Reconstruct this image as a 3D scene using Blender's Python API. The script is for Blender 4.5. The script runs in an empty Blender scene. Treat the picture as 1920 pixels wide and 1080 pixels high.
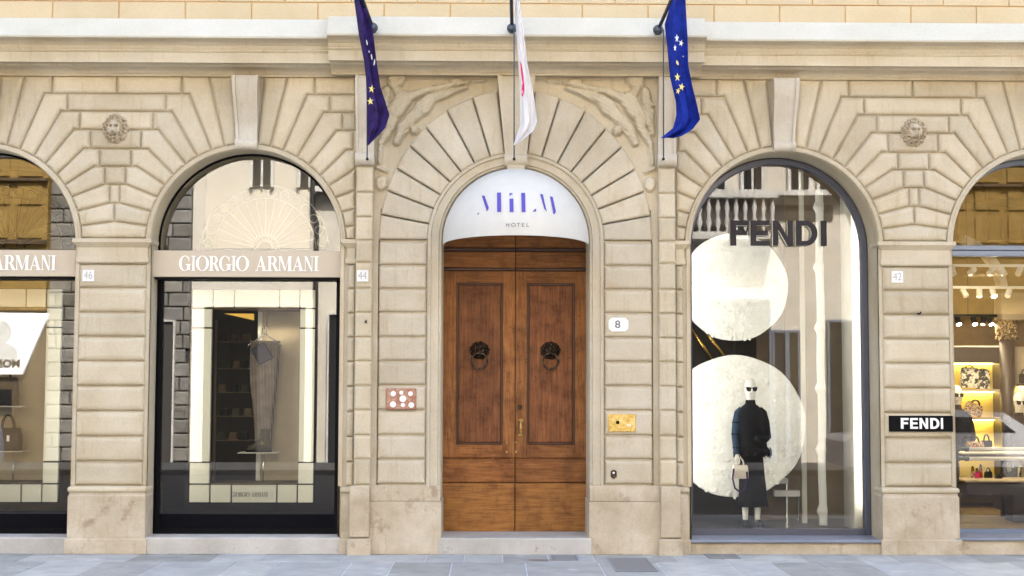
import bpy, math, random
import numpy as np
from mathutils import Matrix, Vector
random.seed(7); np.random.seed(7)
SC = bpy.context.scene
COL = SC.collection
R = math.radians

# ------------------------------------------------------------------ camera, world, sun, exposure
FPX = 2640.0                                    # focal length in pixels of the 1920 px photograph
CAM = Vector((-0.228, -16.0, 1.93))
M_CAM = (Matrix.Rotation(-math.atan(31 / FPX), 3, 'Z') @ Matrix.Rotation(R(90) + math.atan(175 / FPX), 3, 'X')
         @ Matrix.Rotation(R(0.15), 3, 'Z'))
cd = bpy.data.cameras.new('camera'); cam = bpy.data.objects.new('camera', cd); COL.objects.link(cam)
cd.sensor_width = 36.0; cd.lens = 36.0 * FPX / 1920.0; cd.clip_start = 0.1; cd.clip_end = 500
cam.matrix_world = Matrix.Translation(CAM) @ M_CAM.to_4x4()
SC.camera = cam

w = bpy.data.worlds.new('World'); SC.world = w; w.use_nodes = True
nt = w.node_tree; bg = nt.nodes['Background']
sky = nt.nodes.new('ShaderNodeTexSky'); sky.sky_type = 'NISHITA'; sky.sun_disc = False
SUN_EL, SUN_AZ = R(50), R(14)                   # the sun stands behind the palazzo, a little to the right
sky.sun_elevation = SUN_EL; sky.sun_rotation = SUN_AZ
sky.dust_density = 5.0; sky.air_density = 1.0; sky.ozone_density = 0.6
nt.links.new(sky.outputs[0], bg.inputs[0]); bg.inputs[1].default_value = 0.15
sl = bpy.data.lights.new('sun', 'SUN'); sl.energy = 3.9; sl.angle = R(0.53); sl.color = (1.0, 0.93, 0.82)
so = bpy.data.objects.new('sun', sl); COL.objects.link(so)
to_sun = Vector((math.sin(SUN_AZ) * math.cos(SUN_EL), math.cos(SUN_AZ) * math.cos(SUN_EL), math.sin(SUN_EL)))
so.rotation_euler = (-to_sun).to_track_quat('-Z', 'Y').to_euler(); so.location = (3, 20, 30)
SC.view_settings.view_transform = 'Standard'; SC.view_settings.look = 'None'
SC.view_settings.gamma = 1.0; SC.view_settings.use_curve_mapping = False
SC.view_settings.exposure = 2.76
SC.cycles.use_denoising = True
SC.cycles.max_bounces = 8; SC.cycles.diffuse_bounces = 4; SC.cycles.glossy_bounces = 4
SC.cycles.transparent_max_bounces = 16
SC.cycles.sample_clamp_indirect = 6.0

def P(px, py, Y=0.0):
    """where the measured photo pixel lies on the upright plane at depth Y (metres)"""
    d = M_CAM @ Vector(((px - 960) / FPX, -(py - 540) / FPX, -1.0))
    t = (Y - CAM.y) / d.y
    return (CAM.x + d.x * t, CAM.z + d.z * t)
def PX(px, py=600, Y=0.0): return P(px, py, Y)[0]
def PZ(py, px=461, Y=0.0): return P(px, py, Y)[1]

# ------------------------------------------------------------------ materials
def new_mat(name):
    m = bpy.data.materials.new(name); m.use_nodes = True
    n = m.node_tree; b = n.nodes['Principled BSDF']
    return m, n, b
def simple(name, col, rough=0.6, metal=0.0, spec=0.5, emit=None, es=0.0):
    m, n, b = new_mat(name)
    b.inputs['Base Color'].default_value = (*col, 1); b.inputs['Roughness'].default_value = rough
    b.inputs['Metallic'].default_value = metal; b.inputs['Specular IOR Level'].default_value = spec
    if emit: b.inputs['Emission Color'].default_value = (*emit, 1); b.inputs['Emission Strength'].default_value = es
    return m
def ramp(n, stops):
    r = n.nodes.new('ShaderNodeValToRGB'); e = r.color_ramp.elements
    while len(e) < len(stops): e.new(0.5)
    for k, (p, c) in enumerate(stops):
        e[k].position = p; e[k].color = (*c, 1) if len(c) == 3 else c
    return r
def noise(n, scale, detail=5, rough=0.6, vec=None, stretch=None):
    t = n.nodes.new('ShaderNodeTexNoise'); t.inputs['Scale'].default_value = scale
    t.inputs['Detail'].default_value = detail; t.inputs['Roughness'].default_value = rough
    g = n.nodes.new('ShaderNodeNewGeometry'); src = vec or g.outputs['Position']
    if stretch:
        mp = n.nodes.new('ShaderNodeMapping'); mp.inputs['Scale'].default_value = stretch
        n.links.new(src, mp.inputs[0]); src = mp.outputs[0]
    n.links.new(src, t.inputs['Vector']); return t
def mixc(n, a, b, fac, mode='MIX'):
    m = n.nodes.new('ShaderNodeMix'); m.data_type = 'RGBA'; m.blend_type = mode
    for s, v in ((m.inputs[0], fac), (m.inputs[6], a), (m.inputs[7], b)):
        if hasattr(v, 'links'): n.links.new(v, s)
        elif isinstance(v, (int, float)): s.default_value = v
        else: s.default_value = (*v, 1)
    return m.outputs[2]
def stone(name, c1, c2, c3, rough=0.85, bump=0.13, var=0.10, stain=None, streak=False, big=1.6):
    m, n, b = new_mat(name)
    t1 = noise(n, big, 6, 0.62)
    r1 = ramp(n, [(0.30, c1), (0.52, c2), (0.72, c3)]); n.links.new(t1.outputs[0], r1.inputs[0])
    t2 = noise(n, 55, 6, 0.75)
    r2 = ramp(n, [(0.3, (0.88, 0.87, 0.85)), (0.6, (1.02, 1.015, 1.01))]); n.links.new(t2.outputs[0], r2.inputs[0])
    c = mixc(n, r1.outputs[0], r2.outputs[0], 1.0, 'MULTIPLY')
    oi = n.nodes.new('ShaderNodeObjectInfo')
    r3 = ramp(n, [(0.0, (1 - var, 1 - var * 1.05, 1 - var * 1.2)), (0.5, (1, 1, 1)), (1.0, (1 + var * .5, 1 + var * .4, 1 + var * .2))])
    n.links.new(oi.outputs['Random'], r3.inputs[0])
    c = mixc(n, c, r3.outputs[0], 1.0, 'MULTIPLY')
    if streak:                                  # weather streaks
        t4 = noise(n, 5.0, 4, 0.6, stretch=(3.0, 3.0, 0.35))
        r4 = ramp(n, [(0.56, (1, 1, 1)), (0.76, (0.86, 0.82, 0.73))]); n.links.new(t4.outputs[0], r4.inputs[0])
        c = mixc(n, c, r4.outputs[0], 1.0, 'MULTIPLY')
    if stain:                                   # blotches of their own shape
        t5 = noise(n, stain[1], 4, 0.7)
        r5 = ramp(n, [(stain[2], (0, 0, 0)), (stain[2] + 0.12, (1, 1, 1))]); n.links.new(t5.outputs[0], r5.inputs[0])
        c = mixc(n, c, stain[0], r5.outputs[0])
    # small pits
    v = n.nodes.new('ShaderNodeTexVoronoi'); v.inputs['Scale'].default_value = 4.5
    g = n.nodes.new('ShaderNodeNewGeometry'); n.links.new(g.outputs['Position'], v.inputs['Vector'])
    r6 = ramp(n, [(0.0, (0.62, 0.56, 0.46)), (0.035, (1, 1, 1))]); n.links.new(v.outputs['Distance'], r6.inputs[0])
    c = mixc(n, c, r6.outputs[0], 0.8, 'MULTIPLY')
    n.links.new(c, b.inputs['Base Color']); b.inputs['Roughness'].default_value = rough
    b.inputs['Specular IOR Level'].default_value = 0.25
    tb = noise(n, 22, 8, 0.65); bp = n.nodes.new('ShaderNodeBump')
    bp.inputs['Strength'].default_value = bump; bp.inputs['Distance'].default_value = 0.02
    n.links.new(tb.outputs[0], bp.inputs['Height']); n.links.new(bp.outputs[0], b.inputs['Normal'])
    return m
def wood(name, base, dark, light, vertical=True):
    m, n, b = new_mat(name)
    st = (14, 14, 0.9) if vertical else (0.9, 14, 14)
    t = noise(n, 3.2, 8, 0.65, stretch=st)
    r = ramp(n, [(0.28, dark), (0.5, base), (0.75, light)]); n.links.new(t.outputs[0], r.inputs[0])
    t2 = noise(n, 4.5, 5, 0.65)
    r2 = ramp(n, [(0.32, (0.55, 0.49, 0.47)), (0.5, (1.0, 0.98, 0.95)), (0.72, (1.3, 1.24, 1.1))]); n.links.new(t2.outputs[0], r2.inputs[0])
    c = mixc(n, r.outputs[0], r2.outputs[0], 0.85, 'MULTIPLY')
    t3 = noise(n, 26, 4, 0.7)                   # knots and knocks
    r3 = ramp(n, [(0.30, (0.35, 0.28, 0.25)), (0.38, (1, 1, 1))]); n.links.new(t3.outputs[0], r3.inputs[0])
    c = mixc(n, c, r3.outputs[0], 0.8, 'MULTIPLY')
    oi = n.nodes.new('ShaderNodeObjectInfo')
    r4 = ramp(n, [(0, (0.85, 0.85, 0.85)), (1, (1.12, 1.1, 1.05))]); n.links.new(oi.outputs['Random'], r4.inputs[0])
    c = mixc(n, c, r4.outputs[0], 1, 'MULTIPLY')
    n.links.new(c, b.inputs['Base Color']); b.inputs['Roughness'].default_value = 0.6; b.inputs['Specular IOR Level'].default_value = 0.2
    bp = n.nodes.new('ShaderNodeBump'); bp.inputs['Strength'].default_value = 0.3; bp.inputs['Distance'].default_value = 0.006
    n.links.new(t.outputs[0], bp.inputs['Height']); n.links.new(bp.outputs[0], b.inputs['Normal'])
    return m
def cloth(name, col, rough=0.9, scale=60, amt=0.12, trans=0.0):
    m, n, b = new_mat(name)
    t = noise(n, scale, 4, 0.6)
    lo = tuple(c * (1 - amt) for c in col); hi = tuple(min(1, c * (1 + amt)) for c in col)
    r = ramp(n, [(0.35, lo), (0.65, hi)]); n.links.new(t.outputs[0], r.inputs[0])
    n.links.new(r.outputs[0], b.inputs['Base Color']); b.inputs['Roughness'].default_value = rough
    b.inputs['Specular IOR Level'].default_value = 0.2
    if trans:
        tr = n.nodes.new('ShaderNodeBsdfTranslucent'); n.links.new(r.outputs[0], tr.inputs[0])
        mx = n.nodes.new('ShaderNodeMixShader'); mx.inputs[0].default_value = trans
        n.links.new(b.outputs[0], mx.inputs[1]); n.links.new(tr.outputs[0], mx.inputs[2])
        n.links.new(mx.outputs[0], n.nodes['Material Output'].inputs[0])
    return m
def glass(name, ior=1.75, tint=(0.93, 0.94, 0.93)):
    m, n, b = new_mat(name); n.nodes.remove(b)
    tr = n.nodes.new('ShaderNodeBsdfTransparent'); tr.inputs[0].default_value = (*tint, 1)
    gl = n.nodes.new('ShaderNodeBsdfGlossy'); gl.inputs['Roughness'].default_value = 0.0
    gl.inputs[0].default_value = (1, 1, 1, 1)
    fr = n.nodes.new('ShaderNodeFresnel'); fr.inputs[0].default_value = ior
    mx = n.nodes.new('ShaderNodeMixShader'); n.links.new(fr.outputs[0], mx.inputs[0])
    n.links.new(tr.outputs[0], mx.inputs[1]); n.links.new(gl.outputs[0], mx.inputs[2])
    n.links.new(mx.outputs[0], n.nodes['Material Output'].inputs[0])
    return m

M = {}
M['stone'] = stone('sandstone', (0.465, 0.396, 0.272), (0.535, 0.470, 0.345), (0.59, 0.535, 0.415), var=0.11, streak=True)
M['stone_grey'] = stone('grey sandstone', (0.45, 0.39, 0.285), (0.515, 0.46, 0.35), (0.57, 0.52, 0.42), var=0.08, streak=True,
                        stain=((0.44, 0.36, 0.25), 2.2, 0.60))
M['console_stone'] = stone('pale console stone', (0.485, 0.43, 0.325), (0.545, 0.495, 0.40), (0.61, 0.575, 0.495), var=0.04, streak=True)
M['plinth'] = stone('plinth stone', (0.40, 0.33, 0.225), (0.49, 0.42, 0.31), (0.60, 0.54, 0.43), var=0.05, streak=True,
                    stain=((0.33, 0.255, 0.17), 3.6, 0.57), big=2.4)
M['step'] = stone('step stone', (0.38, 0.36, 0.32), (0.48, 0.46, 0.42), (0.56, 0.54, 0.50), stain=((0.27, 0.22, 0.17), 6.0, 0.62))
M['sill_slate'] = stone('slate sill', (0.17, 0.19, 0.23), (0.22, 0.24, 0.29), (0.27, 0.29, 0.34), rough=0.5)
M['plaster_yellow'] = stone('yellow plaster', (0.53, 0.42, 0.25), (0.57, 0.46, 0.285), (0.60, 0.495, 0.32), bump=0.08, var=0.04)
M['plaster_joint'] = simple('orange joint', (0.62, 0.37, 0.14), 0.9)
M['plaster_white'] = stone('white plaster', (0.515, 0.487, 0.39), (0.555, 0.527, 0.43), (0.59, 0.562, 0.47), bump=0.05, var=0.02)
M['pave'] = stone('grey pavement stone', (0.33, 0.34, 0.338), (0.41, 0.425, 0.42), (0.49, 0.505, 0.50), rough=0.6, bump=0.35, var=0.24,
                  stain=((0.54, 0.565, 0.57), 1.9, 0.60), big=3.0)
M['pave_joint'] = simple('pale joint mortar', (0.58, 0.61, 0.65), 0.9)
M['road'] = stone('road stone', (0.045, 0.047, 0.052), (0.06, 0.063, 0.068), (0.08, 0.083, 0.088))
M['wood_v'] = wood('door wood upright', (0.235, 0.100, 0.034), (0.14, 0.055, 0.020), (0.34, 0.165, 0.064), True)
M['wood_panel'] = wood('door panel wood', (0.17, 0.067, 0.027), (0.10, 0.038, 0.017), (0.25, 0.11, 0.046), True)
M['wood_h'] = wood('door wood level', (0.245, 0.10, 0.032), (0.14, 0.052, 0.018), (0.35, 0.16, 0.056), False)
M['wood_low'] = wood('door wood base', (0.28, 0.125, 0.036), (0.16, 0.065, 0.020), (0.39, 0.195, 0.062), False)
M['wood_edge'] = simple('dark wood moulding', (0.055, 0.02, 0.010), 0.45)
M['bronze'] = stone('old bronze', (0.025, 0.017, 0.012), (0.06, 0.042, 0.03), (0.17, 0.125, 0.085), rough=0.38, var=0, bump=0.3, big=30)
M['bronze'].node_tree.nodes['Principled BSDF'].inputs['Metallic'].default_value = 0.6
M['brass'] = stone('worn brass', (0.42, 0.27, 0.06), (0.62, 0.44, 0.14), (0.80, 0.66, 0.34), rough=0.42, var=0, bump=0.4, big=26)
M['brass'].node_tree.nodes['Principled BSDF'].inputs['Metallic'].default_value = 0.7
M['copper'] = stone('copper plate', (0.24, 0.11, 0.075), (0.36, 0.20, 0.145), (0.50, 0.36, 0.29), rough=0.4, var=0, big=18)
M['copper'].node_tree.nodes['Principled BSDF'].inputs['Metallic'].default_value = 0.4
M['gold'] = simple('polished gold', (0.85, 0.55, 0.13), 0.25, 1.0)
M['white'] = simple('white enamel', (0.82, 0.82, 0.80), 0.4)
M['white_matt'] = simple('white matt', (0.85, 0.85, 0.82), 0.8)
M['marble'] = stone('white marble', (0.72, 0.71, 0.68), (0.78, 0.77, 0.74), (0.83, 0.82, 0.80), var=0, bump=0.05)
M['ink'] = simple('grey ink', (0.16, 0.155, 0.15), 0.7)
M['ink_pale'] = simple('pale carved numeral', (0.42, 0.40, 0.37), 0.8)
M['black'] = simple('black lacquer', (0.004, 0.004, 0.005), 0.5, spec=0.08)
M['black_matt'] = simple('black matt', (0.006, 0.006, 0.006), 0.8, spec=0.1)
M['navy_black'] = simple('dark base panel', (0.004, 0.004, 0.006), 0.6, spec=0.05)
M['poster_glow'] = simple('glowing poster', (0.85, 0.86, 0.88), 0.5, emit=(0.9, 0.93, 1.0), es=0.35)  # emission added so that the mirrored poster looks bright
M['sign_beige'] = simple('beige sign metal', (0.50, 0.43, 0.32), 0.45)
M['letter_white'] = simple('white letter', (0.86, 0.85, 0.80), 0.5)
M['frame_grey'] = simple('blue grey frame metal', (0.10, 0.105, 0.135), 0.35, 0.5)
M['frame_blue'] = simple('pale blue grey frame metal', (0.19, 0.24, 0.33), 0.35, 0.4)
M['tile_cream'] = simple('cream tile', (0.86, 0.84, 0.72), 0.35)
M['beige_panel'] = cloth('beige display panel', (0.50, 0.42, 0.30), 0.8, 5, 0.05)
M['cream_panel'] = cloth('cream display panel', (0.76, 0.73, 0.64), 0.8, 5, 0.05)
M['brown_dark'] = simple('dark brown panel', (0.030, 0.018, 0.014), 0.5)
M['brown_mid'] = simple('brown panel', (0.14, 0.09, 0.05), 0.6)
M['tan_wall'] = cloth('tan wall', (0.36, 0.27, 0.16), 0.8, 3, 0.08)
M['olive_wall'] = cloth('olive gold wall', (0.30, 0.20, 0.07), 0.7, 3, 0.15)
M['blind'] = cloth('beige blind', (0.66, 0.57, 0.42), 0.9, 40, 0.04)
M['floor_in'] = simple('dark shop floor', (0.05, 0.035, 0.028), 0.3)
M['grate_grey'] = simple('worn grate iron', (0.26, 0.27, 0.29), 0.6, 0.2)
M['iron'] = simple('dark iron', (0.025, 0.022, 0.022), 0.5, 0.5)
M['iron_pale'] = simple('pale painted iron', (0.80, 0.76, 0.66), 0.6)
M['steel'] = simple('pole steel', (0.07, 0.085, 0.10), 0.4, 0.6)
M['chrome'] = simple('chrome', (0.75, 0.75, 0.74), 0.2, 1.0)
M['awning'] = cloth('white awning canvas', (0.72, 0.705, 0.64), 0.85, 9, 0.02, trans=0.25)
M['purple_letter'] = simple('violet print', (0.075, 0.058, 0.36), 0.7)
M['flag_purple'] = cloth('violet blue flag cloth', (0.032, 0.017, 0.105), 0.8, 8, 0.35, trans=0.2)
M['flag_blue'] = cloth('blue flag cloth', (0.008, 0.025, 0.26), 0.8, 8, 0.3, trans=0.2)
M['flag_white'] = cloth('white flag cloth', (0.82, 0.80, 0.79), 0.7, 8, 0.03, trans=0.3)
M['star_yellow'] = simple('yellow star print', (0.85, 0.72, 0.22), 0.7)
M['star_white'] = simple('white star print', (0.85, 0.85, 0.72), 0.7)
M['magenta'] = simple('magenta print', (0.70, 0.015, 0.13), 0.7)
M['poster_grey'] = simple('pale grey print', (0.52, 0.55, 0.58), 0.6)
M['glass'] = glass('shop glass', 1.80)
M['glass_f'] = glass('clear shop glass', 1.62)
M['glass_dark'] = simple('dark window glass', (0.02, 0.022, 0.026), 0.05)
M['fur_white'] = stone('white feather', (0.82, 0.815, 0.77), (0.87, 0.865, 0.82), (0.90, 0.895, 0.86), rough=1.0, bump=0.7, var=0, big=9)
M['linen'] = cloth('striped taupe linen', (0.30, 0.245, 0.20), 0.95, 90, 0.2)
def striped(name, a, b_, n_):
    m, n, b = new_mat(name); t = n.nodes.new('ShaderNodeTexWave'); t.wave_type = 'BANDS'; t.bands_direction = 'X'; t.inputs['Scale'].default_value = n_; t.inputs['Distortion'].default_value = 1.2
    g = n.nodes.new('ShaderNodeNewGeometry'); n.links.new(g.outputs['Position'], t.inputs['Vector'])
    r = ramp(n, [(0.3, a), (0.6, b_)]); n.links.new(t.outputs['Fac'], r.inputs[0]); t2 = noise(n, 7, 4, .6); r2 = ramp(n, [(.35, (.75, .75, .75)), (.65, (1.1, 1.1, 1.1))]); n.links.new(t2.outputs[0], r2.inputs[0])
    n.links.new(mixc(n, r.outputs[0], r2.outputs[0], 1, 'MULTIPLY'), b.inputs['Base Color']); b.inputs['Roughness'].default_value = .95; return m
M['linen'] = striped('striped taupe linen', (0.13, 0.10, 0.08), (0.29, 0.24, 0.20), 18)
M['felt'] = cloth('slate pouch felt', (0.065, 0.065, 0.085), 0.9, 80, 0.2)
M['leather_olive'] = cloth('olive boot leather', (0.065, 0.06, 0.04), 0.55, 60, 0.25)
M['leather_black'] = cloth('black leather', (0.014, 0.011, 0.011), 0.4, 60, 0.2)
M['leather_cream'] = cloth('cream leather', (0.74, 0.66, 0.58), 0.5, 60, 0.05)
M['leather_red'] = cloth('red leather', (0.35, 0.03, 0.03), 0.5, 60, 0.1)
M['leather_pink'] = cloth('pink leather', (0.75, 0.05, 0.25), 0.5, 60, 0.1)
M['wool_black'] = cloth('black wool', (0.012, 0.012, 0.016), 1.0, 120, 0.3)
M['wool_navy'] = cloth('dark blue wool', (0.03, 0.055, 0.10), 1.0, 120, 0.3)
M['skin_white'] = simple('white mannequin', (0.86, 0.84, 0.80), 0.4)
M["lens"] = simple('dark lens', (0.015, 0.015, 0.02), 0.15)
M['niche_yellow'] = simple('yellow lit niche', (0.80, 0.62, 0.17), 0.7)
M['led'] = simple('lit shelf strip', (1, 1, 1), 0.5, emit=(1.0, 0.80, 0.30), es=4.5)
M['fill_strip_on'] = simple('added fill strip glow', (1, 1, 1), 0.5, emit=(1.0, 0.95, 0.85), es=0.8)  # glow of the light strips added in the disc window
M['lamp_on'] = simple('lit spot lamp', (1, 1, 1), 0.5, emit=(1.0, 0.86, 0.6), es=18)
def pattern_mat(name, a, b_, scale):
    m, n, b = new_mat(name); v = noise(n, scale, 3, 0.7)
    r = ramp(n, [(0.48, a), (0.53, b_)]); n.links.new(v.outputs[0], r.inputs[0])
    n.links.new(r.outputs[0], b.inputs['Base Color']); b.inputs['Roughness'].default_value = 0.6
    return m
M['leopard'] = pattern_mat('speckled leather', (0.10, 0.05, 0.025), (0.62, 0.46, 0.26), 60)
M['mono'] = pattern_mat('black and white fur', (0.02, 0.02, 0.02), (0.8, 0.77, 0.66), 14)
M['gilt'] = pattern_mat('gilt carving', (0.04, 0.025, 0.012), (0.36, 0.24, 0.09), 45)
M['opp_wall'] = stone('pale street wall', (0.56, 0.53, 0.47), (0.62, 0.59, 0.53), (0.68, 0.65, 0.60), bump=0.1, var=0.02)
M['opp_stone'] = stone('grey rusticated stone', (0.13, 0.13, 0.128), (0.20, 0.198, 0.193), (0.29, 0.287, 0.28), bump=0.8, var=0.3)
M['opp_joint'] = simple('dark stone joint', (0.03, 0.03, 0.03), 0.9)
M['opp_trim'] = stone('pale stone trim', (0.5, 0.5, 0.49), (0.58, 0.58, 0.57), (0.66, 0.66, 0.65), bump=0.1, var=0.02)
M['shutter'] = simple('dark shutter', (0.045, 0.04, 0.04), 0.6)
M['van_white'] = simple('white van paint', (0.55, 0.56, 0.60), 0.2)
M['tyre'] = simple('tyre rubber', (0.02, 0.02, 0.02), 0.8)
M['cove_on'] = simple('lit golden cove', (1, .7, .2), 0.6, emit=(1.0, 0.55, 0.08), es=0.12)
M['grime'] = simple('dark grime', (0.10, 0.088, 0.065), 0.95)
M['rust'] = simple('rust stain', (0.30, 0.13, 0.08), 0.9)

# ------------------------------------------------------------------ object helpers
def prop(o, label=None, cat=None, group=None, kind=None):
    if label: o['label'] = label
    if cat: o['category'] = cat
    if group: o['group'] = group
    if kind: o['kind'] = kind
    return o
def empty(name, loc=(0, 0, 0), **k):
    o = bpy.data.objects.new(name, None); COL.objects.link(o); o.location = loc; o.empty_display_size = 0.1
    return prop(o, **k)
def base_loc(o):
    l = Vector((0, 0, 0))
    while o is not None: l += Vector(o.location); o = o.parent
    return l
class MB:
    def __init__(s): s.v = []; s.f = []; s.mi = []
    def add(s, verts, faces, mi=0):
        b = len(s.v); s.v += [tuple(map(float, q)) for q in verts]
        s.f += [tuple(i + b for i in f) for f in faces]; s.mi += [mi] * len(faces); return s
    def box(s, x0, x1, y0, y1, z0, z1, mi=0, bev=0.0):
        if x0 > x1: x0, x1 = x1, x0
        if y0 > y1: y0, y1 = y1, y0
        if z0 > z1: z0, z1 = z1, z0
        if bev <= 0:
            v = [(x0,y0,z0),(x1,y0,z0),(x1,y1,z0),(x0,y1,z0),(x0,y0,z1),(x1,y0,z1),(x1,y1,z1),(x0,y1,z1)]
            f = [(0,3,2,1),(4,5,6,7),(0,1,5,4),(1,2,6,5),(2,3,7,6),(3,0,4,7)]
            return s.add(v, f, mi)
        b = min(bev, (x1-x0)/2.01, (y1-y0)/2.01, (z1-z0)/2.01)
        pts = []
        for sx in (0, 1):
            for sy in (0, 1):
                for sz in (0, 1):
                    X = (x0, x1)[sx]; Y = (y0, y1)[sy]; Z = (z0, z1)[sz]
                    dx, dy, dz = (b, -b)[sx], (b, -b)[sy], (b, -b)[sz]
                    pts += [(X, Y+dy, Z+dz), (X+dx, Y, Z+dz), (X+dx, Y+dy, Z)]
        I = lambda sx, sy, sz, a: (sx*4+sy*2+sz)*3+a
        f = [(I(0,0,0,0),I(0,0,1,0),I(0,1,1,0),I(0,1,0,0)), (I(1,0,0,0),I(1,1,0,0),I(1,1,1,0),I(1,0,1,0)),
             (I(0,0,0,1),I(1,0,0,1),I(1,0,1,1),I(0,0,1,1)), (I(0,1,0,1),I(0,1,1,1),I(1,1,1,1),I(1,1,0,1)),
             (I(0,0,0,2),I(0,1,0,2),I(1,1,0,2),I(1,0,0,2)), (I(0,0,1,2),I(1,0,1,2),I(1,1,1,2),I(0,1,1,2))]
        for a in (0, 1):
            for c in (0, 1):
                f.append((I(0,a,c,1),I(1,a,c,1),I(1,a,c,2),I(0,a,c,2)))
                f.append((I(a,0,c,0),I(a,1,c,0),I(a,1,c,2),I(a,0,c,2)))
                f.append((I(a,c,0,0),I(a,c,1,0),I(a,c,1,1),I(a,c,0,1)))
        for sx in (0, 1):
            for sy in (0, 1):
                for sz in (0, 1): f.append((I(sx,sy,sz,0), I(sx,sy,sz,1), I(sx,sy,sz,2)))
        return s.add(pts, f, mi)
    def prism(s, poly, yb, yf, mi=0, mis=None, cap_back=True):
        n = len(poly)
        s.add([(x, yf, z) for x, z in poly], [tuple(range(n))], mi)
        b = [(x, yf, z) for x, z in poly] + [(x, yb, z) for x, z in poly]
        s.add(b, [(i, i + n, (i + 1) % n + n, (i + 1) % n) for i in range(n)], mi if mis is None else mis)
        if cap_back: s.add([(x, yb, z) for x, z in poly], [tuple(range(n))[::-1]], mi if mis is None else mis)
        return s
    def block(s, poly, yb, yf, c=0.028, g=0.006, mi=0):
        n = len(poly)
        rings = [(offset(poly, g), yb), (offset(poly, g), yf + c * .85), (offset(poly, g + 0.16 * c), yf + 0.48 * c), (offset(poly, g + 0.40 * c), yf + 0.22 * c),
                 (offset(poly, g + 0.75 * c), yf + 0.07 * c), (offset(poly, g + c * 1.2), yf)]
        v = []
        for p, y in rings: v += [(x, y, z) for x, z in p]
        f = []
        for k in range(len(rings) - 1):
            for i in range(n):
                j = (i + 1) % n
                f.append((k*n + i, k*n + j, (k+1)*n + j, (k+1)*n + i))
        k = (len(rings) - 1) * n
        f.append(tuple(k + i for i in range(n)))
        return s.add(v, f, mi)
    def extrude_x(s, prof, x0, x1, mi=0, caps=True):
        n = len(prof)
        v = [(x0, y, z) for y, z in prof] + [(x1, y, z) for y, z in prof]
        s.add(v, [(i, (i + 1), (i + 1) + n, i + n) for i in range(n - 1)], mi)
        if caps: s.add(v, [tuple(range(n))[::-1], tuple(range(n, 2 * n))], mi)
        return s
    def sweep(s, path, prof, mi=0, close=False):
        """path: (x, z, nx, nz) with outward normal in the facade plane; prof: (offset outward, Y)"""
        m = len(prof); v = []
        for x, z, nx, nz in path:
            v += [(x + nx * o, y, z + nz * o) for o, y in prof]
        f = []
        for i in range(len(path) - 1):
            for k in range(m - 1): f.append((i*m + k, i*m + k + 1, (i+1)*m + k + 1, (i+1)*m + k))
        return s.add(v, f, mi)
    def tube(s, pts, r, n=10, mi=0, caps=True):
        pts = [Vector(q) for q in pts]
        if not hasattr(r, '__len__'): r = [r] * len(pts)
        v = []; up = None
        for i, q in enumerate(pts):
            d = (pts[min(i + 1, len(pts) - 1)] - pts[max(i - 1, 0)]).normalized()
            if up is None: up = Vector((0, 0, 1)) if abs(d.z) < 0.9 else Vector((1, 0, 0))
            a = d.cross(up).normalized(); b = a.cross(d).normalized(); up = b
            for k in range(n):
                t = 2 * math.pi * k / n
                v.append(q + a * math.cos(t) * r[i] + b * math.sin(t) * r[i])
        f = [(i*n + k, i*n + (k+1) % n, (i+1)*n + (k+1) % n, (i+1)*n + k) for i in range(len(pts) - 1) for k in range(n)]
        if caps: f += [tuple(range(n))[::-1], tuple((len(pts) - 1) * n + k for k in range(n))]
        return s.add(v, f, mi)
    def loft(s, rings, n=20, mi=0, caps=True, pw=2.0):
        """rings: (cx, cy, z, rx, ry)"""
        v = []
        for cx, cy, z, rx, ry in rings:
            for k in range(n):
                t = 2 * math.pi * k / n; c, q = math.cos(t), math.sin(t)
                v.append((cx + rx * math.copysign(abs(c) ** (2 / pw), c), cy + ry * math.copysign(abs(q) ** (2 / pw), q), z))
        f = [(i*n + k, i*n + (k+1) % n, (i+1)*n + (k+1) % n, (i+1)*n + k) for i in range(len(rings) - 1) for k in range(n)]
        if caps: f += [tuple(range(n))[::-1], tuple((len(rings) - 1) * n + k for k in range(n))]
        return s.add(v, f, mi)
    def ball(s, c, rx, ry=None, rz=None, n=16, m=10, mi=0):
        ry = ry or rx; rz = rz or rx
        rings = []
        for i in range(m + 1):
            a = -math.pi / 2 + math.pi * i / m
            rings.append((c[0], c[1], c[2] + rz * math.sin(a), max(1e-4, rx * math.cos(a)), max(1e-4, ry * math.cos(a))))
        return s.loft(rings, n, mi)
    def torus(s, c, Rr, r, axis='y', n=28, m=8, mi=0, a0=0, a1=2*math.pi):
        pts = []
        for i in range(n + 1):
            t = a0 + (a1 - a0) * i / n
            if axis == 'y': pts.append((c[0] + Rr * math.cos(t), c[1], c[2] + Rr * math.sin(t)))
            elif axis == 'z': pts.append((c[0] + Rr * math.cos(t), c[1] + Rr * math.sin(t), c[2]))
            else: pts.append((c[0], c[1] + Rr * math.cos(t), c[2] + Rr * math.sin(t)))
        return s.tube(pts, r, m, mi)
    def build(s, name, mat, parent=None, smooth=False, **k):
        me = bpy.data.meshes.new(name); off = base_loc(parent)
        me.from_pydata([(x - off.x, y - off.y, z - off.z) for x, y, z in s.v], [], s.f)
        mats = mat if isinstance(mat, (list, tuple)) else [mat]
        for mm in mats: me.materials.append(M[mm])
        if len(mats) > 1: me.polygons.foreach_set('material_index', s.mi)
        if smooth: me.polygons.foreach_set('use_smooth', [True] * len(me.polygons))
        me.validate(); me.update()
        o = bpy.data.objects.new(name, me); COL.objects.link(o)
        if parent: o.parent = parent
        if smooth == 'auto':
            try: me.set_sharp_from_angle(angle=R(40))
            except Exception: pass
        return prop(o, **k)
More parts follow.
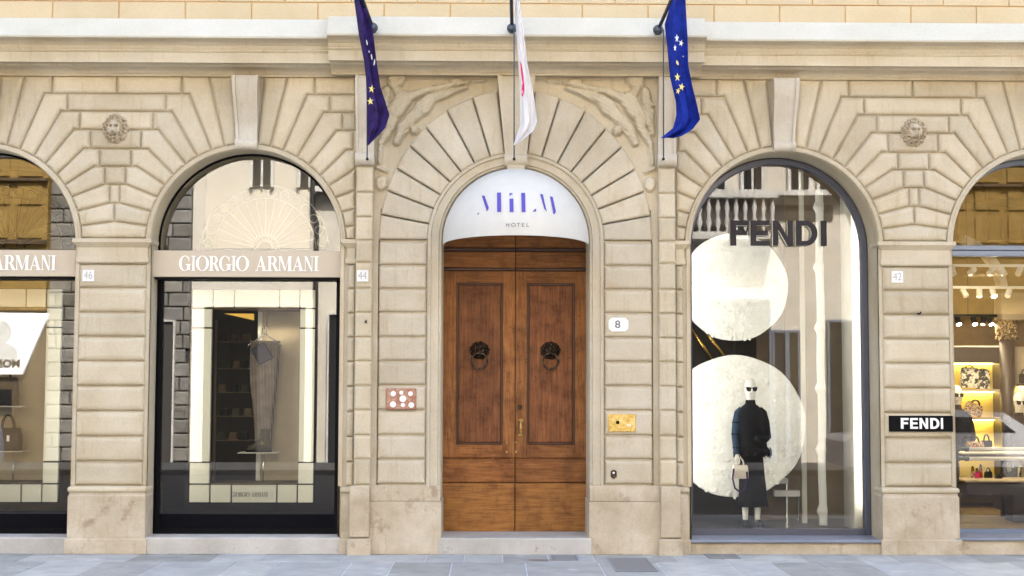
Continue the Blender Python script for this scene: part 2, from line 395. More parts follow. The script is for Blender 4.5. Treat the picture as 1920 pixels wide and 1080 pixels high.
def offset(poly, d):
    """move every edge of a counter-clockwise polygon inwards by d"""
    n = len(poly); out = []
    for i in range(n):
        p0, p1, p2 = poly[i - 1], poly[i], poly[(i + 1) % n]
        e1 = (p1[0] - p0[0], p1[1] - p0[1]); e2 = (p2[0] - p1[0], p2[1] - p1[1])
        l1 = math.hypot(*e1) or 1e-9; l2 = math.hypot(*e2) or 1e-9
        n1 = (-e1[1] / l1, e1[0] / l1); n2 = (-e2[1] / l2, e2[0] / l2)
        bx, bz = n1[0] + n2[0], n1[1] + n2[1]; q = bx * bx + bz * bz
        kk = 2 * d / max(q, 0.35)
        out.append((p1[0] + bx * kk, p1[1] + bz * kk))
    return out
def ccw(poly):
    a = sum(poly[i - 1][0] * poly[i][1] - poly[i][0] * poly[i - 1][1] for i in range(len(poly)))
    return poly if a > 0 else poly[::-1]
def clip_x(poly, xc, keep_less=True):
    out = []
    for i in range(len(poly)):
        a, b = poly[i - 1], poly[i]
        ia = (a[0] <= xc) == keep_less; ib = (b[0] <= xc) == keep_less
        if ia != ib:
            t = (xc - a[0]) / (b[0] - a[0]); out.append((xc, a[1] + t * (b[1] - a[1])))
        if ib: out.append(b)
    return out
def rect(x0, x1, z0, z1): return [(x0, z0), (x1, z0), (x1, z1), (x0, z1)]
def mir(poly): return ccw([(-x, z) for x, z in poly])
def struct(mb, name, mat, **k): return mb.build(name, mat, None, kind='structure', **k)

# ------------------------------------------------------------------ measured layout of the facade
YB = -0.05                                      # front of the ashlar blocks; wall sheet at 0
XA = PX(460.5, 455, YB); XP = PX(208, 650, YB)
X0 = 2 * XP - XA                                # arch left of the first pier
ARCH = [X0, XA, -XA, -X0]
ZS = PZ(455, 461, YB)                           # springing of the shop arches
RI = 178 / 165.0 * 0.995; RO = 187 / 165.0 * 0.995
HWJ = RI + 0.02
ZTOP = PZ(141, 300, YB)
XPIL = PX(664, 600, YB)                         # outer edge of the narrow pilaster (negative)
WALL_T = 17.5
YGA, YGF = 0.30, 0.45
D_C = P(966, 452, 0); ZD = D_C[1]; RD = 138.5 / 165.0; RDV = 163.5 / 165.0
DA, DB = 257 / 165.0, 290 / 165.0 * 0.99        # half axes of the outer end of the portal voussoirs

# ------------------------------------------------------------------ ground
pav = empty('pavement', (0, 0, 0), kind='structure')
PJ = MB(); PJ.box(-14, 14, -3.6, 0.1, -0.3, -0.006); PJ.build('mortar_bed', 'pave_joint', pav)
rows = [0.12, -0.78, -1.86, -2.75, -3.45]
for k in range(4):
    y1, y0 = rows[k], rows[k + 1]; x = -9.0 + 0.3 * k
    while x < 9.0:
        wd = random.choice([0.42, 0.5, 0.58, 0.66, 0.9]) if k != 1 else random.choice([0.45, 0.5, 0.62, 0.78])
        b = MB(); z = random.uniform(-0.0012, 0.0012)
        b.box(x + 0.006, x + wd - 0.006, y0 + 0.006, y1 - 0.006, -0.05, z, bev=0.003)
        b.build('paving_slab', 'pave', pav); x += wd
KB = MB()
x = -14
struct(MB().box(-30, 30, -3.75, -3.605, -0.3, -0.004, bev=0.01), 'kerb', 'step')
struct(MB().box(-60, 60, -14.4, -3.75, -0.5, -0.13), 'road', 'road')
struct(MB().box(-60, 60, -17.3, -14.4, -0.5, -0.01, bev=0.01), 'far_pavement', 'road')
struct(MB().box(-300, 300, -300, 300, -1.0, -0.52), 'ground', 'road')

# ------------------------------------------------------------------ the palazzo
pal = empty('palazzo', (0, 0, 0), label='sandstone palazzo facade with rusticated arches, carved portal and yellow plaster above its cornice', cat='building')
# wall sheet with the arch openings cut out
def zlow(x):
    for c in ARCH:
        if abs(x - c) < HWJ:
            return ZS + math.sqrt(max(0.0, (RI + 0.03) ** 2 - (x - c) ** 2)) if abs(x - c) < RI + 0.03 else 0
    if abs(x) < RD + 0.02: return ZD + math.sqrt(max(0.0, (RD + 0.03) ** 2 - x * x))
    return 0.0
xs = {-13.0, 13.0}
for c, h in [(c, HWJ) for c in ARCH] + [(0.0, RD + 0.02)]:
    for i in range(41): xs.add(round(c + h * math.cos(math.pi * i / 40) * 0.99999, 5))
    xs.add(round(c - h - 1e-4, 5)); xs.add(round(c + h + 1e-4, 5))
xs = sorted(xs); wb = MB(); ZW = PZ(38, 300, 0.0)
for a, b in zip(xs[:-1], xs[1:]):
    wb.add([(a, 0, zlow(a)), (b, 0, zlow(b)), (b, 0, ZW + 0.4), (a, 0, ZW + 0.4)], [(0, 1, 2, 3)])
wb.box(-13, -12.9, 0.0, 6.0, 0, WALL_T).box(12.9, 13, 0.0, 6.0, 0, WALL_T)
wb.box(-13, 13, 5.9, 6.1, 0, WALL_T).box(-13, 13, 0.0, 6.2, WALL_T, WALL_T + 0.2)
wb.build('facade_wall', 'stone', pal)

def arch_path(cx, r, zs, z0, n=36, rx=None):
    p = [(cx - r, z0, -1, 0), (cx - r, zs - 1e-3, -1, 0)]
    for i in range(n + 1):
        a = math.pi - math.pi * i / n
        p.append((cx + r * math.cos(a), zs + r * math.sin(a), math.cos(a), math.sin(a)))
    return p + [(cx + r, zs - 1e-3, 1, 0), (cx + r, z0, 1, 0)]
def arc_path(cx, r, zs, n=40):
    return [(cx + r * math.cos(a), zs + r * math.sin(a), math.cos(a), math.sin(a)) for a in [math.pi - math.pi * i / n for i in range(n + 1)]]
for c in ARCH:
    # reveal, then the moulded archivolt round it
    MB().sweep(arch_path(c, RI, ZS, 0.0), [(0, -0.03), (0, 0.62)]).build('arch_reveal', 'stone', pal, smooth='auto')
    MB().sweep(arc_path(c, RI, ZS), [(-0.002, 0.05), (-0.004, -0.045), (0.008, -0.062), (0.030, -0.062), (0.036, -0.050), (0.056, -0.050), (0.064, -0.02), (0.066, 0.0)]).build('archivolt', 'stone', pal, smooth='auto')
    for sx in (-1, 1):
        x = c + sx * RI
        MB().box(x, x + sx * 0.045, -0.022, 0.01, PZ(911), ZS).build('jamb_strip', 'stone', pal)

# spandrel pattern over a pier, right half measured, in metres about the pier axis
def rel(px, py):
    x, z = P(px, py, YB); return (x - XP, z)
ARC_DX = XA - XP
lines = [((354, 176), (396, 281)), ((322, 209), (370, 294)), ((296, 243), (348, 309)), ((277, 279), (326, 329)),
         ((256, 312), (310, 348)), ((237, 346), (294, 369)), ((225, 381), (285, 397)), ((211, 415), (278, 424))]
def snap(p):                                    # put a joint's end on the archivolt's circle
    x, z = rel(*p); dx, dz = x - ARC_DX, z - ZS; d = math.hypot(dx, dz)
    return (ARC_DX + dx / d * RO, ZS + dz / d * RO)
K = [rel(*a) for a, b in lines]; E = [snap(b) for a, b in lines]
K[7] = (0.0, K[7][1])
verts_ = [None, 308, 284, 263, 245, 235, 227]    # x of the upright joints per course
V = [None] + [min(rel(v, 300)[0], K[i_ + 1][0] - 0.012) for i_, v in enumerate(verts_[1:])]
Z0 = ZTOP; V1 = rel(340, 160)[0]; T9 = rel(391, 141)[0]; E9 = snap((420, 273))
KT = rel(437, 141)[0]; KBm = snap((445, 270))
def arcpts(p, q, n=3):
    a = math.atan2(p[1] - ZS, p[0] - ARC_DX); b = math.atan2(q[1] - ZS, q[0] - ARC_DX)
    return [(ARC_DX + RO * math.cos(a + (b - a) * i / n), ZS + RO * math.sin(a + (b - a) * i / n)) for i in range(1, n)]
SP = []
def both(poly):
    SP.append(ccw(poly)); SP.append(mir(poly))
both([(T9, Z0), (KT, Z0), KBm] + arcpts(KBm, E9) + [E9])
both([(V1, Z0), (T9, Z0), E9] + arcpts(E9, E[0]) + [E[0], K[0], (V1, K[0][1])])
both([(0, K[0][1]), (V1, K[0][1]), (V1, Z0), (0, Z0)])
for k in range(1, 8):
    vx = V[k] if k < 7 else 0.0
    both([(vx, K[k-1][1]), K[k-1], E[k-1]] + arcpts(E[k-1], E[k]) + [E[k]] + ([K[k]] if k < 7 else []) + [(vx, K[k][1])])
    if k < 7: SP.append(rect(-vx, vx, K[k][1], K[k-1][1]))
ZCAP = PZ(447, 211, YB)
eb = (ARC_DX - RO, ZCAP + 0.0); eb2 = (ARC_DX - math.sqrt(RO**2 - (ZS - ZCAP)**2), ZCAP)
half = [(0, K[7][1])]
bot = [E[7]] + arcpts(E[7], (ARC_DX - RO, ZS), 3) + [(eb2[0], ZCAP)]
SP.append(ccw([(0, K[7][1])] + bot + [(-x, z) for x, z in bot[::-1]]))

def place(polys, dx, clip=None, flip=False, mat='stone', yf=YB, name='voussoir', c=0.046, g=0.007):
    for p in polys:
        q = [(x + dx, z) for x, z in p]
        if clip is not None:
            q = clip_x(q, clip, True)
            if len(q) < 3: continue
            xsz = [x for x, z in q]
            if max(xsz) - min(xsz) < 0.04: continue
            # drop doubled points
            q = [q[i] for i in range(len(q)) if math.hypot(q[i][0] - q[i-1][0], q[i][1] - q[i-1][1]) > 1e-4]
        q = ccw(q)
        for s in ((1, -1) if flip else (1,)):
            j = random.uniform(-0.003, 0.003)
            MB().block(q if s == 1 else mir(q), 0.02, yf + j, c, g).build(name, mat, pal)
place(SP, XP, flip=True)
XH = 2 * XA - XP
place(SP, XH, clip=XPIL, flip=True)

# piers: shaft blocks, capital, torus and plinth (built left, mirrored right)
def both_sides(fn):
    for s in (1, -1): fn(s)
def sb(mb_fn, name, mat, smooth=False):         # build a thing left and mirrored right
    for s in (1, -1):
        b = MB(); mb_fn(b)
        if s == -1:
            b.v = [(-x, y, z) for x, y, z in b.v]; b.f = [f[::-1] for f in b.f]
        b.build(name, mat, pal, smooth=smooth)
PIER_Z = [PZ(v, 211, YB) for v in (493.5, 539.6, 585.5, 631, 677, 723.5, 770.7, 818, 865.5, 911)]
HWP = 64.0 / 165.0
def ring_box(x0, x1, prof):                     # prof: (outset, z); base face at YB; a moulding that turns the corner
    def fn(b):
        n = len(prof); v = []
        for o, z in prof:
            v += [(x0 - o, 0.25, z), (x0 - o, YB - o, z), (x1 + o, YB - o, z), (x1 + o, 0.25, z)]
        f = []
        for k in range(n - 1):
            for j in range(3): f.append((k*4 + j, k*4 + j + 1, (k+1)*4 + j + 1, (k+1)*4 + j))
        f.append((3, 2, 1, 0)); f.append(tuple((n-1)*4 + j for j in range(4)))
        b.add(v, f)
    return fn
def capital_prof():
    z = lambda v: PZ(v, 211, YB - 0.05)
    return [(0.0, z(493)), (0.012, z(491)), (0.018, z(490)), (0.018, z(481.5)), (0.006, z(481)), (0.006, z(463)), (0.02, z(461)),
            (0.045, z(456)), (0.058, z(454)), (0.058, z(447.5)), (0.052, z(447)), (0.0, z(446.5))]
def torus_prof():
    a, b_ = PZ(923, 211, YB), PZ(911.5, 211, YB); m = (a + b_) / 2; h = (b_ - a) / 2
    return [(0.02, a)] + [(0.02 + 0.03 * math.cos(t), m + h * math.sin(t)) for t in [R(q) for q in range(-80, 81, 20)]] + [(0.0, b_)]
def plinth_prof(outs):
    return [(outs + 0.022, -0.02), (outs + 0.022, PZ(1010.5, 211, YB)), (outs + 0.012, PZ(1009, 211, YB)), (outs, PZ(1009, 211, YB)),
            (outs, PZ(930, 211, YB)), (outs - 0.012, PZ(927, 211, YB)), (outs - 0.014, PZ(923, 211, YB))]
for (a, b_) in [(XP - HWP, XP + HWP)]:
    for k in range(9):
        for s in (1, -1):
            p = rect(a, b_, PIER_Z[k + 1], PIER_Z[k]); p = p if s == 1 else mir(p)
            MB().block(p, 0.02, YB + random.uniform(-0.003, 0.003), 0.048, 0.007).build('ashlar_block', 'stone', pal)
    sb(ring_box(a, b_, capital_prof()), 'capital', 'stone', 'auto')
    sb(ring_box(a, b_, torus_prof()), 'torus_moulding', 'stone', 'auto')
    sb(ring_box(a, b_, plinth_prof(0.045)), 'plinth', 'plinth', False)
# half pier between the shop arch and the narrow pilaster
a, b_ = PX(650, 600, YB), XPIL + 0.01
for k in range(9):
    for s in (1, -1):
        p = rect(a, b_, PIER_Z[k + 1], PIER_Z[k]); p = p if s == 1 else mir(p)
        MB().block(p, 0.02, YB + random.uniform(-0.003, 0.003), 0.034, 0.006).build('ashlar_block', 'stone', pal)
sb(ring_box(a, b_ - 0.01, capital_prof()), 'capital', 'stone', 'auto')
sb(ring_box(a, b_ - 0.01, torus_prof()), 'torus_moulding', 'stone', 'auto')
sb(ring_box(a, b_ - 0.04, plinth_prof(0.035)), 'plinth', 'plinth', False)

# narrow pilasters beside the portal
YP = -0.15
pl, pr = PX(664.5, 600, YP), PX(698, 600, YP)
zs_p = [PZ(v, 680, YP) for v in (311, 360.5, 406.5, 450.5, 492, 541, 586, 632, 677, 723, 769, 816, 861, 910)]
sb(lambda b: b.box(pl + 0.012, pr - 0.012, YP + 0.03, 0.0, 0, ZTOP), 'pilaster_core', 'stone')
for k in range(len(zs_p) - 1):
    for s in (1, -1):
        p = rect(pl, pr, zs_p[k + 1], zs_p[k]); p = p if s == 1 else mir(p)
        MB().block(p, YP + 0.06, YP + random.uniform(-0.003, 0.003), 0.032, 0.005).build('ashlar_block', 'stone', pal)
zq = [PZ(v, 680, YP) for v in (1033, 1009.5, 1007.5, 916, 911, 910)]
sb(lambda b: (b.box(pl - 0.035, pr - 0.012, YP - 0.03, 0, zq[2], zq[4], bev=0.01), b.box(pl - 0.055, pr + 0.012, YP - 0.05, 0, -0.02, zq[1], bev=0.008)), 'plinth', 'plinth')

# portal: jamb band, side blocks, voussoirs
YR = -0.085
bl, br = PX(708, 600, YR), PX(801, 600, YR)
zb = [PZ(v, 760, YR) for v in (452, 497.3, 541.6, 586, 632, 677.3, 722.8, 769, 816, 861, 908.5)]
sb(lambda b: b.box(pr - 0.02, bl + 0.02, -0.045, 0, 0, ZTOP, bev=0.0).box(bl, br, -0.045, 0.01, 0, ZD), 'portal_backing', 'stone_grey')
for k in range(10):
    for s in (1, -1):
        p = rect(bl, br, zb[k + 1], zb[k]); p = p if s == 1 else mir(p)
        MB().block(p, -0.03, YR + random.uniform(-0.003, 0.003), 0.034, 0.010).build('ashlar_block', 'stone_grey', pal)
ANG = [0, 10.6, 21.0, 31.0, 41.6, 51.4, 61.9, 73.0, 82.9]
def pe(a): return (-DA * math.cos(R(a)), ZD + DB * math.sin(R(a)))
def pi_(a): return (-RDV * math.cos(R(a)), ZD + RDV * math.sin(R(a)))
for k in range(8):
    a0, a1 = ANG[k], ANG[k + 1]
    if a1 > 82: outer = [pe(a0 + (a1 - a0) * i / 4) for i in range(5)]
    else: outer = [pe(a0 + (a1 - a0) * i / 4) for i in range(5)]
    # radial joints run straight at the measured angle
    def on(a):
        c, s_ = math.cos(R(a)), math.sin(R(a)); d = 1 / math.sqrt((c / DA) ** 2 + (s_ / DB) ** 2)
        return (-d * c, ZD + d * s_)
    outer = [on(a0 + (a1 - a0) * i / 4) for i in range(5)]
    inner = [pi_(a1 - (a1 - a0) * i / 4) for i in range(5)]
    for s in (1, -1):
        p = ccw(outer + inner); p = p if s == 1 else mir(p)
        MB().block(p, -0.03, YR - 0.01 + random.uniform(-0.003, 0.003), 0.026, 0.008).build('voussoir', 'stone_grey', pal)
MB().sweep(arch_path(0, RD, ZD, PZ(911, 820)), [(0.0, 0.62), (0.0, -0.03), (0.010, -0.045), (0.028, -0.045), (0.036, -0.068), (0.118, -0.072), (0.124, -0.10),
        (0.142, -0.104), (0.150, -0.085), (0.158, -0.085), (0.166, -0.045), (0.172, -0.02)]).build('portal_jamb', 'stone_grey', pal, smooth='auto')
sb(lambda b: b.box(pr - 0.03, -RD + 0.002, -0.10, 0.62, PZ(940, 760, -0.1), PZ(910.5, 760, -0.1), bev=0.006)
   .box(pr - 0.045, -RD + 0.012, -0.125, 0.62, -0.02, PZ(940.5, 760, -0.12), bev=0.006), 'plinth', 'plinth')
MB().box(-RD - 0.02, RD + 0.02, -0.13, 0.72, -0.05, PZ(1009, 966, -0.13), bev=0.012).build('doorstep', 'step', pal)

# carved figures in the portal spandrels: one solid relief panel each
def seg_h(X, Yy, caps):
    H = np.zeros_like(X)
    for (x1, y1, r1, x2, y2, r2, h) in caps:
        dx, dy = x2 - x1, y2 - y1; L = dx * dx + dy * dy + 1e-9
        t = np.clip(((X - x1) * dx + (Yy - y1) * dy) / L, 0, 1)
        d = np.hypot(X - (x1 + t * dx), Yy - (y1 + t * dy)); r = r1 + (r2 - r1) * t
        q = np.clip(1 - (d / r) ** 2, 0, 1)
        H = np.maximum(H, (h * 1.5) * q ** 0.24)
    return H
def relief():
    off = lambda x, y: (690 + x / 5.144, 130 + y / 5.144)
    C = []
    def cap(x1, y1, r1, x2, y2, r2, h):
        a = off(x1, y1); b = off(x2, y2); C.append((a[0], a[1], r1 / 5.144, b[0], b[1], r2 / 5.144, h))
    cap(250, 130, 62, 290, 120, 55, .030)           # head
    cap(225, 95, 40, 330, 90, 34, .036)             # hair
    cap(270, 190, 36, 320, 270, 60, .026)           # neck
    cap(340, 290, 85, 270, 400, 78, .038)           # chest to waist
    cap(395, 270, 50, 560, 205, 36, .036)           # raised arm
    cap(560, 205, 34, 790, 165, 30, .036)
    cap(790, 160, 28, 960, 130, 16, .034)
    cap(820, 115, 30, 900, 120, 24, .028)
    cap(1000, 120, 12, 1130, 110, 10, .028)
    cap(530, 370, 82, 590, 300, 60, .040)           # thigh and drapery
    cap(600, 290, 52, 760, 235, 38, .034)
    cap(760, 235, 36, 950, 175, 16, .032)
    cap(500, 400, 66, 330, 560, 48, .034)
    cap(330, 570, 44, 275, 700, 36, .032)
    cap(440, 500, 26, 340, 640, 14, .022)
    cap(450, 580, 42, 450, 590, 40, .038)           # scroll
    cap(240, 430, 66, 215, 560, 48, .030)           # leg, lower drapery
    cap(215, 560, 44, 130, 700, 34, .028)
    cap(125, 700, 28, 110, 900, 20, .022)
    cap(95, 945, 22, 180, 985, 14, .026)
    cap(130, 1080, 55, 130, 1120, 50, .026)
    cap(175, 200, 40, 150, 420, 60, .022)           # wing
    cap(150, 420, 55, 110, 600, 30, .022)
    for k in range(5): cap(200 - 12 * k, 260 + 50 * k, 16, 95 + 6 * k, 340 + 60 * k, 12, .028)
    px = np.arange(697, 934, 1.6); py = np.arange(139, 392, 1.6)
    GX, GY = np.meshgrid(px, py)
    H = seg_h(GX, GY, C)
    fold = 0.003 * np.sin(GX * 0.55 + GY * 0.9) * (H > 0.012) + 0.002 * np.sin(GX * 0.9 - GY * 0.4 + 2 * np.sin(GY * 0.12)) * (H > 0.012)
    H = H + fold
    H = (2 * H + np.roll(H, 1, 0) + np.roll(H, 1, 1)) / 4
    vs, id_ = [], {}
    ny, nx = GX.shape; W = np.zeros((ny, nx, 3)); ok = np.zeros((ny, nx), bool)
    for i in range(ny):
        for j in range(nx):
            x, z = P(GX[i, j], GY[i, j], -0.06)
            e = math.sqrt((x / DA) ** 2 + (max(z - ZD, 0) / DB) ** 2)
            ok[i, j] = e > 0.97 and z < ZTOP + 0.02 and x > pr - 0.03
            hh = H[i, j] * (1 if e > 1.004 else 0)
            W[i, j] = (x, -0.050 - 1.8 * hh, z)
    return W, ok
Wr, okr = relief()
for s in (1, -1):
    idx = -np.ones(okr.shape, int); vs = []
    for i, j in zip(*np.nonzero(okr)):
        idx[i, j] = len(vs); vs.append((Wr[i, j, 0] * s, Wr[i, j, 1], Wr[i, j, 2]))
    fs = []
    for i in range(okr.shape[0] - 1):
        for j in range(okr.shape[1] - 1):
            q = (idx[i, j], idx[i + 1, j], idx[i + 1, j + 1], idx[i, j + 1])
            if min(q) >= 0: fs.append(q if s == 1 else q[::-1])
    MB().add(vs, fs).build('relief_figure', 'stone', pal, smooth=True, label='carved winged figure stretching an arm towards the keystone')

# scroll keystones
def console(cx, wt, wb_, ztop, zbot, yt, yb, roll, name='keystone', mat='console_stone', top_roll=True):
    n = 16; prof = []
    for i in range(n + 1):
        t = i / n; z = ztop + (zbot + roll * 1.6 - ztop) * t
        y = yt + (yb - yt) * (3 * t * t - 2 * t ** 3) - 0.012 * math.sin(math.pi * t * 2)
        if i == 0 and top_roll: y += 0.02
        prof.append((y, z, wt + (wb_ - wt) * min(1, t * 1.0)))
    def strip(b, f0, f1, dy, mi=0):
        v = []; ff = []
        for y, z, wd in prof:
            v += [(cx + wd * f0, y + dy, z), (cx + wd * f1, y + dy, z), (cx + wd * f0, 0.0, z), (cx + wd * f1, 0.0, z)]
        for i in range(n):
            o, p_ = 4 * i, 4 * (i + 1)
            ff += [(o, o + 1, p_ + 1, p_), (o + 2, o, p_, p_ + 2), (o + 1, o + 3, p_ + 3, p_ + 1)]
        ff += [(0, 2, 3, 1), (4*n, 4*n + 1, 4*n + 3, 4*n + 2)]
        b.add([(x, y, z) for x, y, z in v], [f[::-1] for f in ff], mi)
    b = MB(); strip(b, -0.5, -0.37, -0.022); strip(b, -0.37, 0.37, 0.0); strip(b, 0.37, 0.5, -0.022)
    # rolled foot
    rr = roll
    for (f0, f1, ex) in ((-0.5, -0.34, 0.006), (-0.34, 0.34, 0.0), (0.34, 0.5, 0.006)):
        cy, cz = yb + rr * 0.35, zbot + rr
        ring = [(cy + (rr + ex) * math.cos(t), cz + (rr + ex) * math.sin(t)) for t in [2 * math.pi * i / 20 for i in range(20)]]
        x0, x1 = cx + wb_ * f0 * 1.06, cx + wb_ * f1 * 1.06
        v = [(x0, y, z) for y, z in ring] + [(x1, y, z) for y, z in ring]
        b.add(v, [(i, (i + 1) % 20, (i + 1) % 20 + 20, i + 20) for i in range(20)] + [tuple(range(20))[::-1], tuple(range(20, 40))])
    b.build(name, mat, pal, smooth='auto')
ZK = PZ(140, 461, -0.26)
for c in ARCH: console(c - (0.0 if c < 0 else 0.0), 0.295, 0.235, ZK, PZ(279, 461, -0.12), -0.25, -0.10, 0.058)
console(0, 0.43, 0.245, PZ(141, 966, -0.24), PZ(312, 966, -0.15), -0.23, -0.15, 0.075, mat='stone_grey')
MB().box(-0.10, 0.10, -0.17, 0.0, PZ(322, 966, -0.15), PZ(306, 966, -0.15), bev=0.012).build('keystone_foot', 'stone_grey', pal)
for s in (-1, 1):
    cxp = s * abs((pl + pr) / 2)
    console(cxp, abs(pr - pl) * 1.0, abs(pr - pl) * 1.0, PZ(140, 680, -0.3), PZ(309, 680, -0.2), -0.30, -0.17, 0.075, name='console')

# cornice, side lengths and projecting middle
def corn(dy):
    z = lambda v, y: P(300, v, y)[1]
    pts = [(0.02, 143), (-0.055, 143), (-0.06, 138.5), (-0.075, 138), (-0.085, 135), (-0.11, 131), (-0.16, 127), (-0.215, 124.5), (-0.225, 122), (-0.235, 118.5),
           (-0.35, 117.5), (-0.36, 117), (-0.36, 98), (-0.372, 97), (-0.372, 95), (-0.384, 94.6), (-0.384, 92.2), (-0.392, 91), (-0.41, 85), (-0.45, 79),
           (-0.505, 74), (-0.54, 71.5), (-0.55, 70.2)]
    o = [(y + dy if y < 0 else y, z(v, y)) for y, v in pts]
    zt = z(70.2, -0.55)
    o += [(-0.545 + dy, zt + 0.012), (-0.40 + dy, zt + 0.235), (0.02, zt + 0.245)]
    return o
ZC1 = P(300, 70.2, -0.55)[1]
def cornice(x0, x1, dy):
    c = corn(dy); n = len(c) - 3
    MB().extrude_x(c[:n] + [(0.02, c[n-1][1])], x0, x1).build('cornice', 'stone', pal)
    MB().extrude_x([(0.02, ZC1 + 0.001), (c[n-1][0] + 0.004, ZC1 + 0.001), (c[n-1][0], ZC1 + 0.02), (-0.38 + dy, ZC1 + 0.255), (0.02, ZC1 + 0.26)], x0, x1).build('cornice_coping', 'plaster_white', pal)
cxl = PX(617, 90, -0.45)
cornice(-13, cxl + 0.02, 0); cornice(-cxl - 0.02, 13, 0); cornice(cxl, -cxl, -0.15)

# plaster blocks of the upper wall
zc0 = ZC1 + 0.255; hrow = 0.43
MB().box(-13, 13, 0.0, 0.3, ZW + 0.35, WALL_T).build('upper_wall', 'plaster_yellow', pal)
MB().box(-9, 9, -0.004, 0.0, zc0 - 0.1, zc0 + 2.6).build('joint_bed', 'plaster_joint', pal)
zj = PZ(3, 300, -0.02)
rowz = [(zc0 - 0.1, zj), (zj, zj + hrow), (zj + hrow, zj + 2 * hrow)]
for k, (z0, z1) in enumerate(rowz):
    st = 124 / 165.0 * 1.012; i0 = -11
    for i in range(i0, 12):
        x = (i + (0.5 if k % 2 else 0.0)) * st
        b = MB().block(rect(x, x + st, z0, z1), -0.002, -0.02, 0.006, 0.006)
        b.build('plaster_block', 'plaster_yellow', pal)

# carved lion masks (and the bronze ones on the door): one height field each
def lion(cx, cz, rx, rz, y0, depth, name, mat, parent, **k):
    NR, NT = 30, 110; vs = []; fs = []
    for i in range(NR + 1):
        r = i / NR
        for j in range(NT):
            t = 2 * math.pi * j / NT; u = r * math.cos(t); v = r * math.sin(t)
            h = 0.62 * math.sqrt(max(0, 1 - r ** 2.6))
            face = max(0, 1 - ((u / 0.56) ** 2 + ((v - 0.05) / 0.66) ** 2)); h += 0.28 * face ** 0.5
            g = lambda a, b, sa, sb: math.exp(-(((u - a) / sa) ** 2 + ((v - b) / sb) ** 2))
            h += 0.22 * g(0, 0.02, 0.12, 0.30) + 0.28 * g(0, -0.22, 0.22, 0.13) + 0.16 * (g(-0.13, -0.30, .12, .1) + g(.13, -.30, .12, .1))
            h += 0.20 * (g(-0.22, 0.22, 0.16, 0.07) + g(0.22, 0.22, 0.16, 0.07))
            h -= 0.42 * (g(-0.20, 0.09, 0.10, 0.060) + g(0.20, 0.09, 0.10, 0.065))
            h -= 0.60 * g(0, -0.47, 0.24, 0.060); h += 0.16 * g(0, -0.62, 0.18, 0.09)
            if r > 0.42 and i < NR:
                q = min(1, (r - 0.42) / 0.2)
                h += q * (0.17 * math.sin(15 * t + 9 * r + 1.6 * math.sin(3 * t)) + 0.15 * math.sin(24 * t - 16 * r + 2 * math.sin(2 * t)) + 0.10 * math.sin(26 * r + 5 * t))
            rr = 1 + (0.03 * math.sin(9 * t + 1) + 0.02 * math.sin(14 * t)) * (r ** 3)
            if i == NR: h = 0
            vs.append((cx + rx * u * rr, y0 - depth * max(h, 0), cz + rz * v * rr))
    for i in range(NR):
        for j in range(NT):
            fs.append((i*NT + j, i*NT + (j+1) % NT, (i+1)*NT + (j+1) % NT, (i+1)*NT + j)[::-1])
    b = MB().add(vs, fs); return b.build(name, mat, parent, smooth=True, **k)
lx, lz = P(210.5, 240, -0.1)
for s in (1, -1):
    lion(XP * s, lz, 0.145, 0.172, YB + 0.004, 0.12, 'lion_mask', 'plinth', pal,
         label='weathered carved lion head with curly mane between two arches')

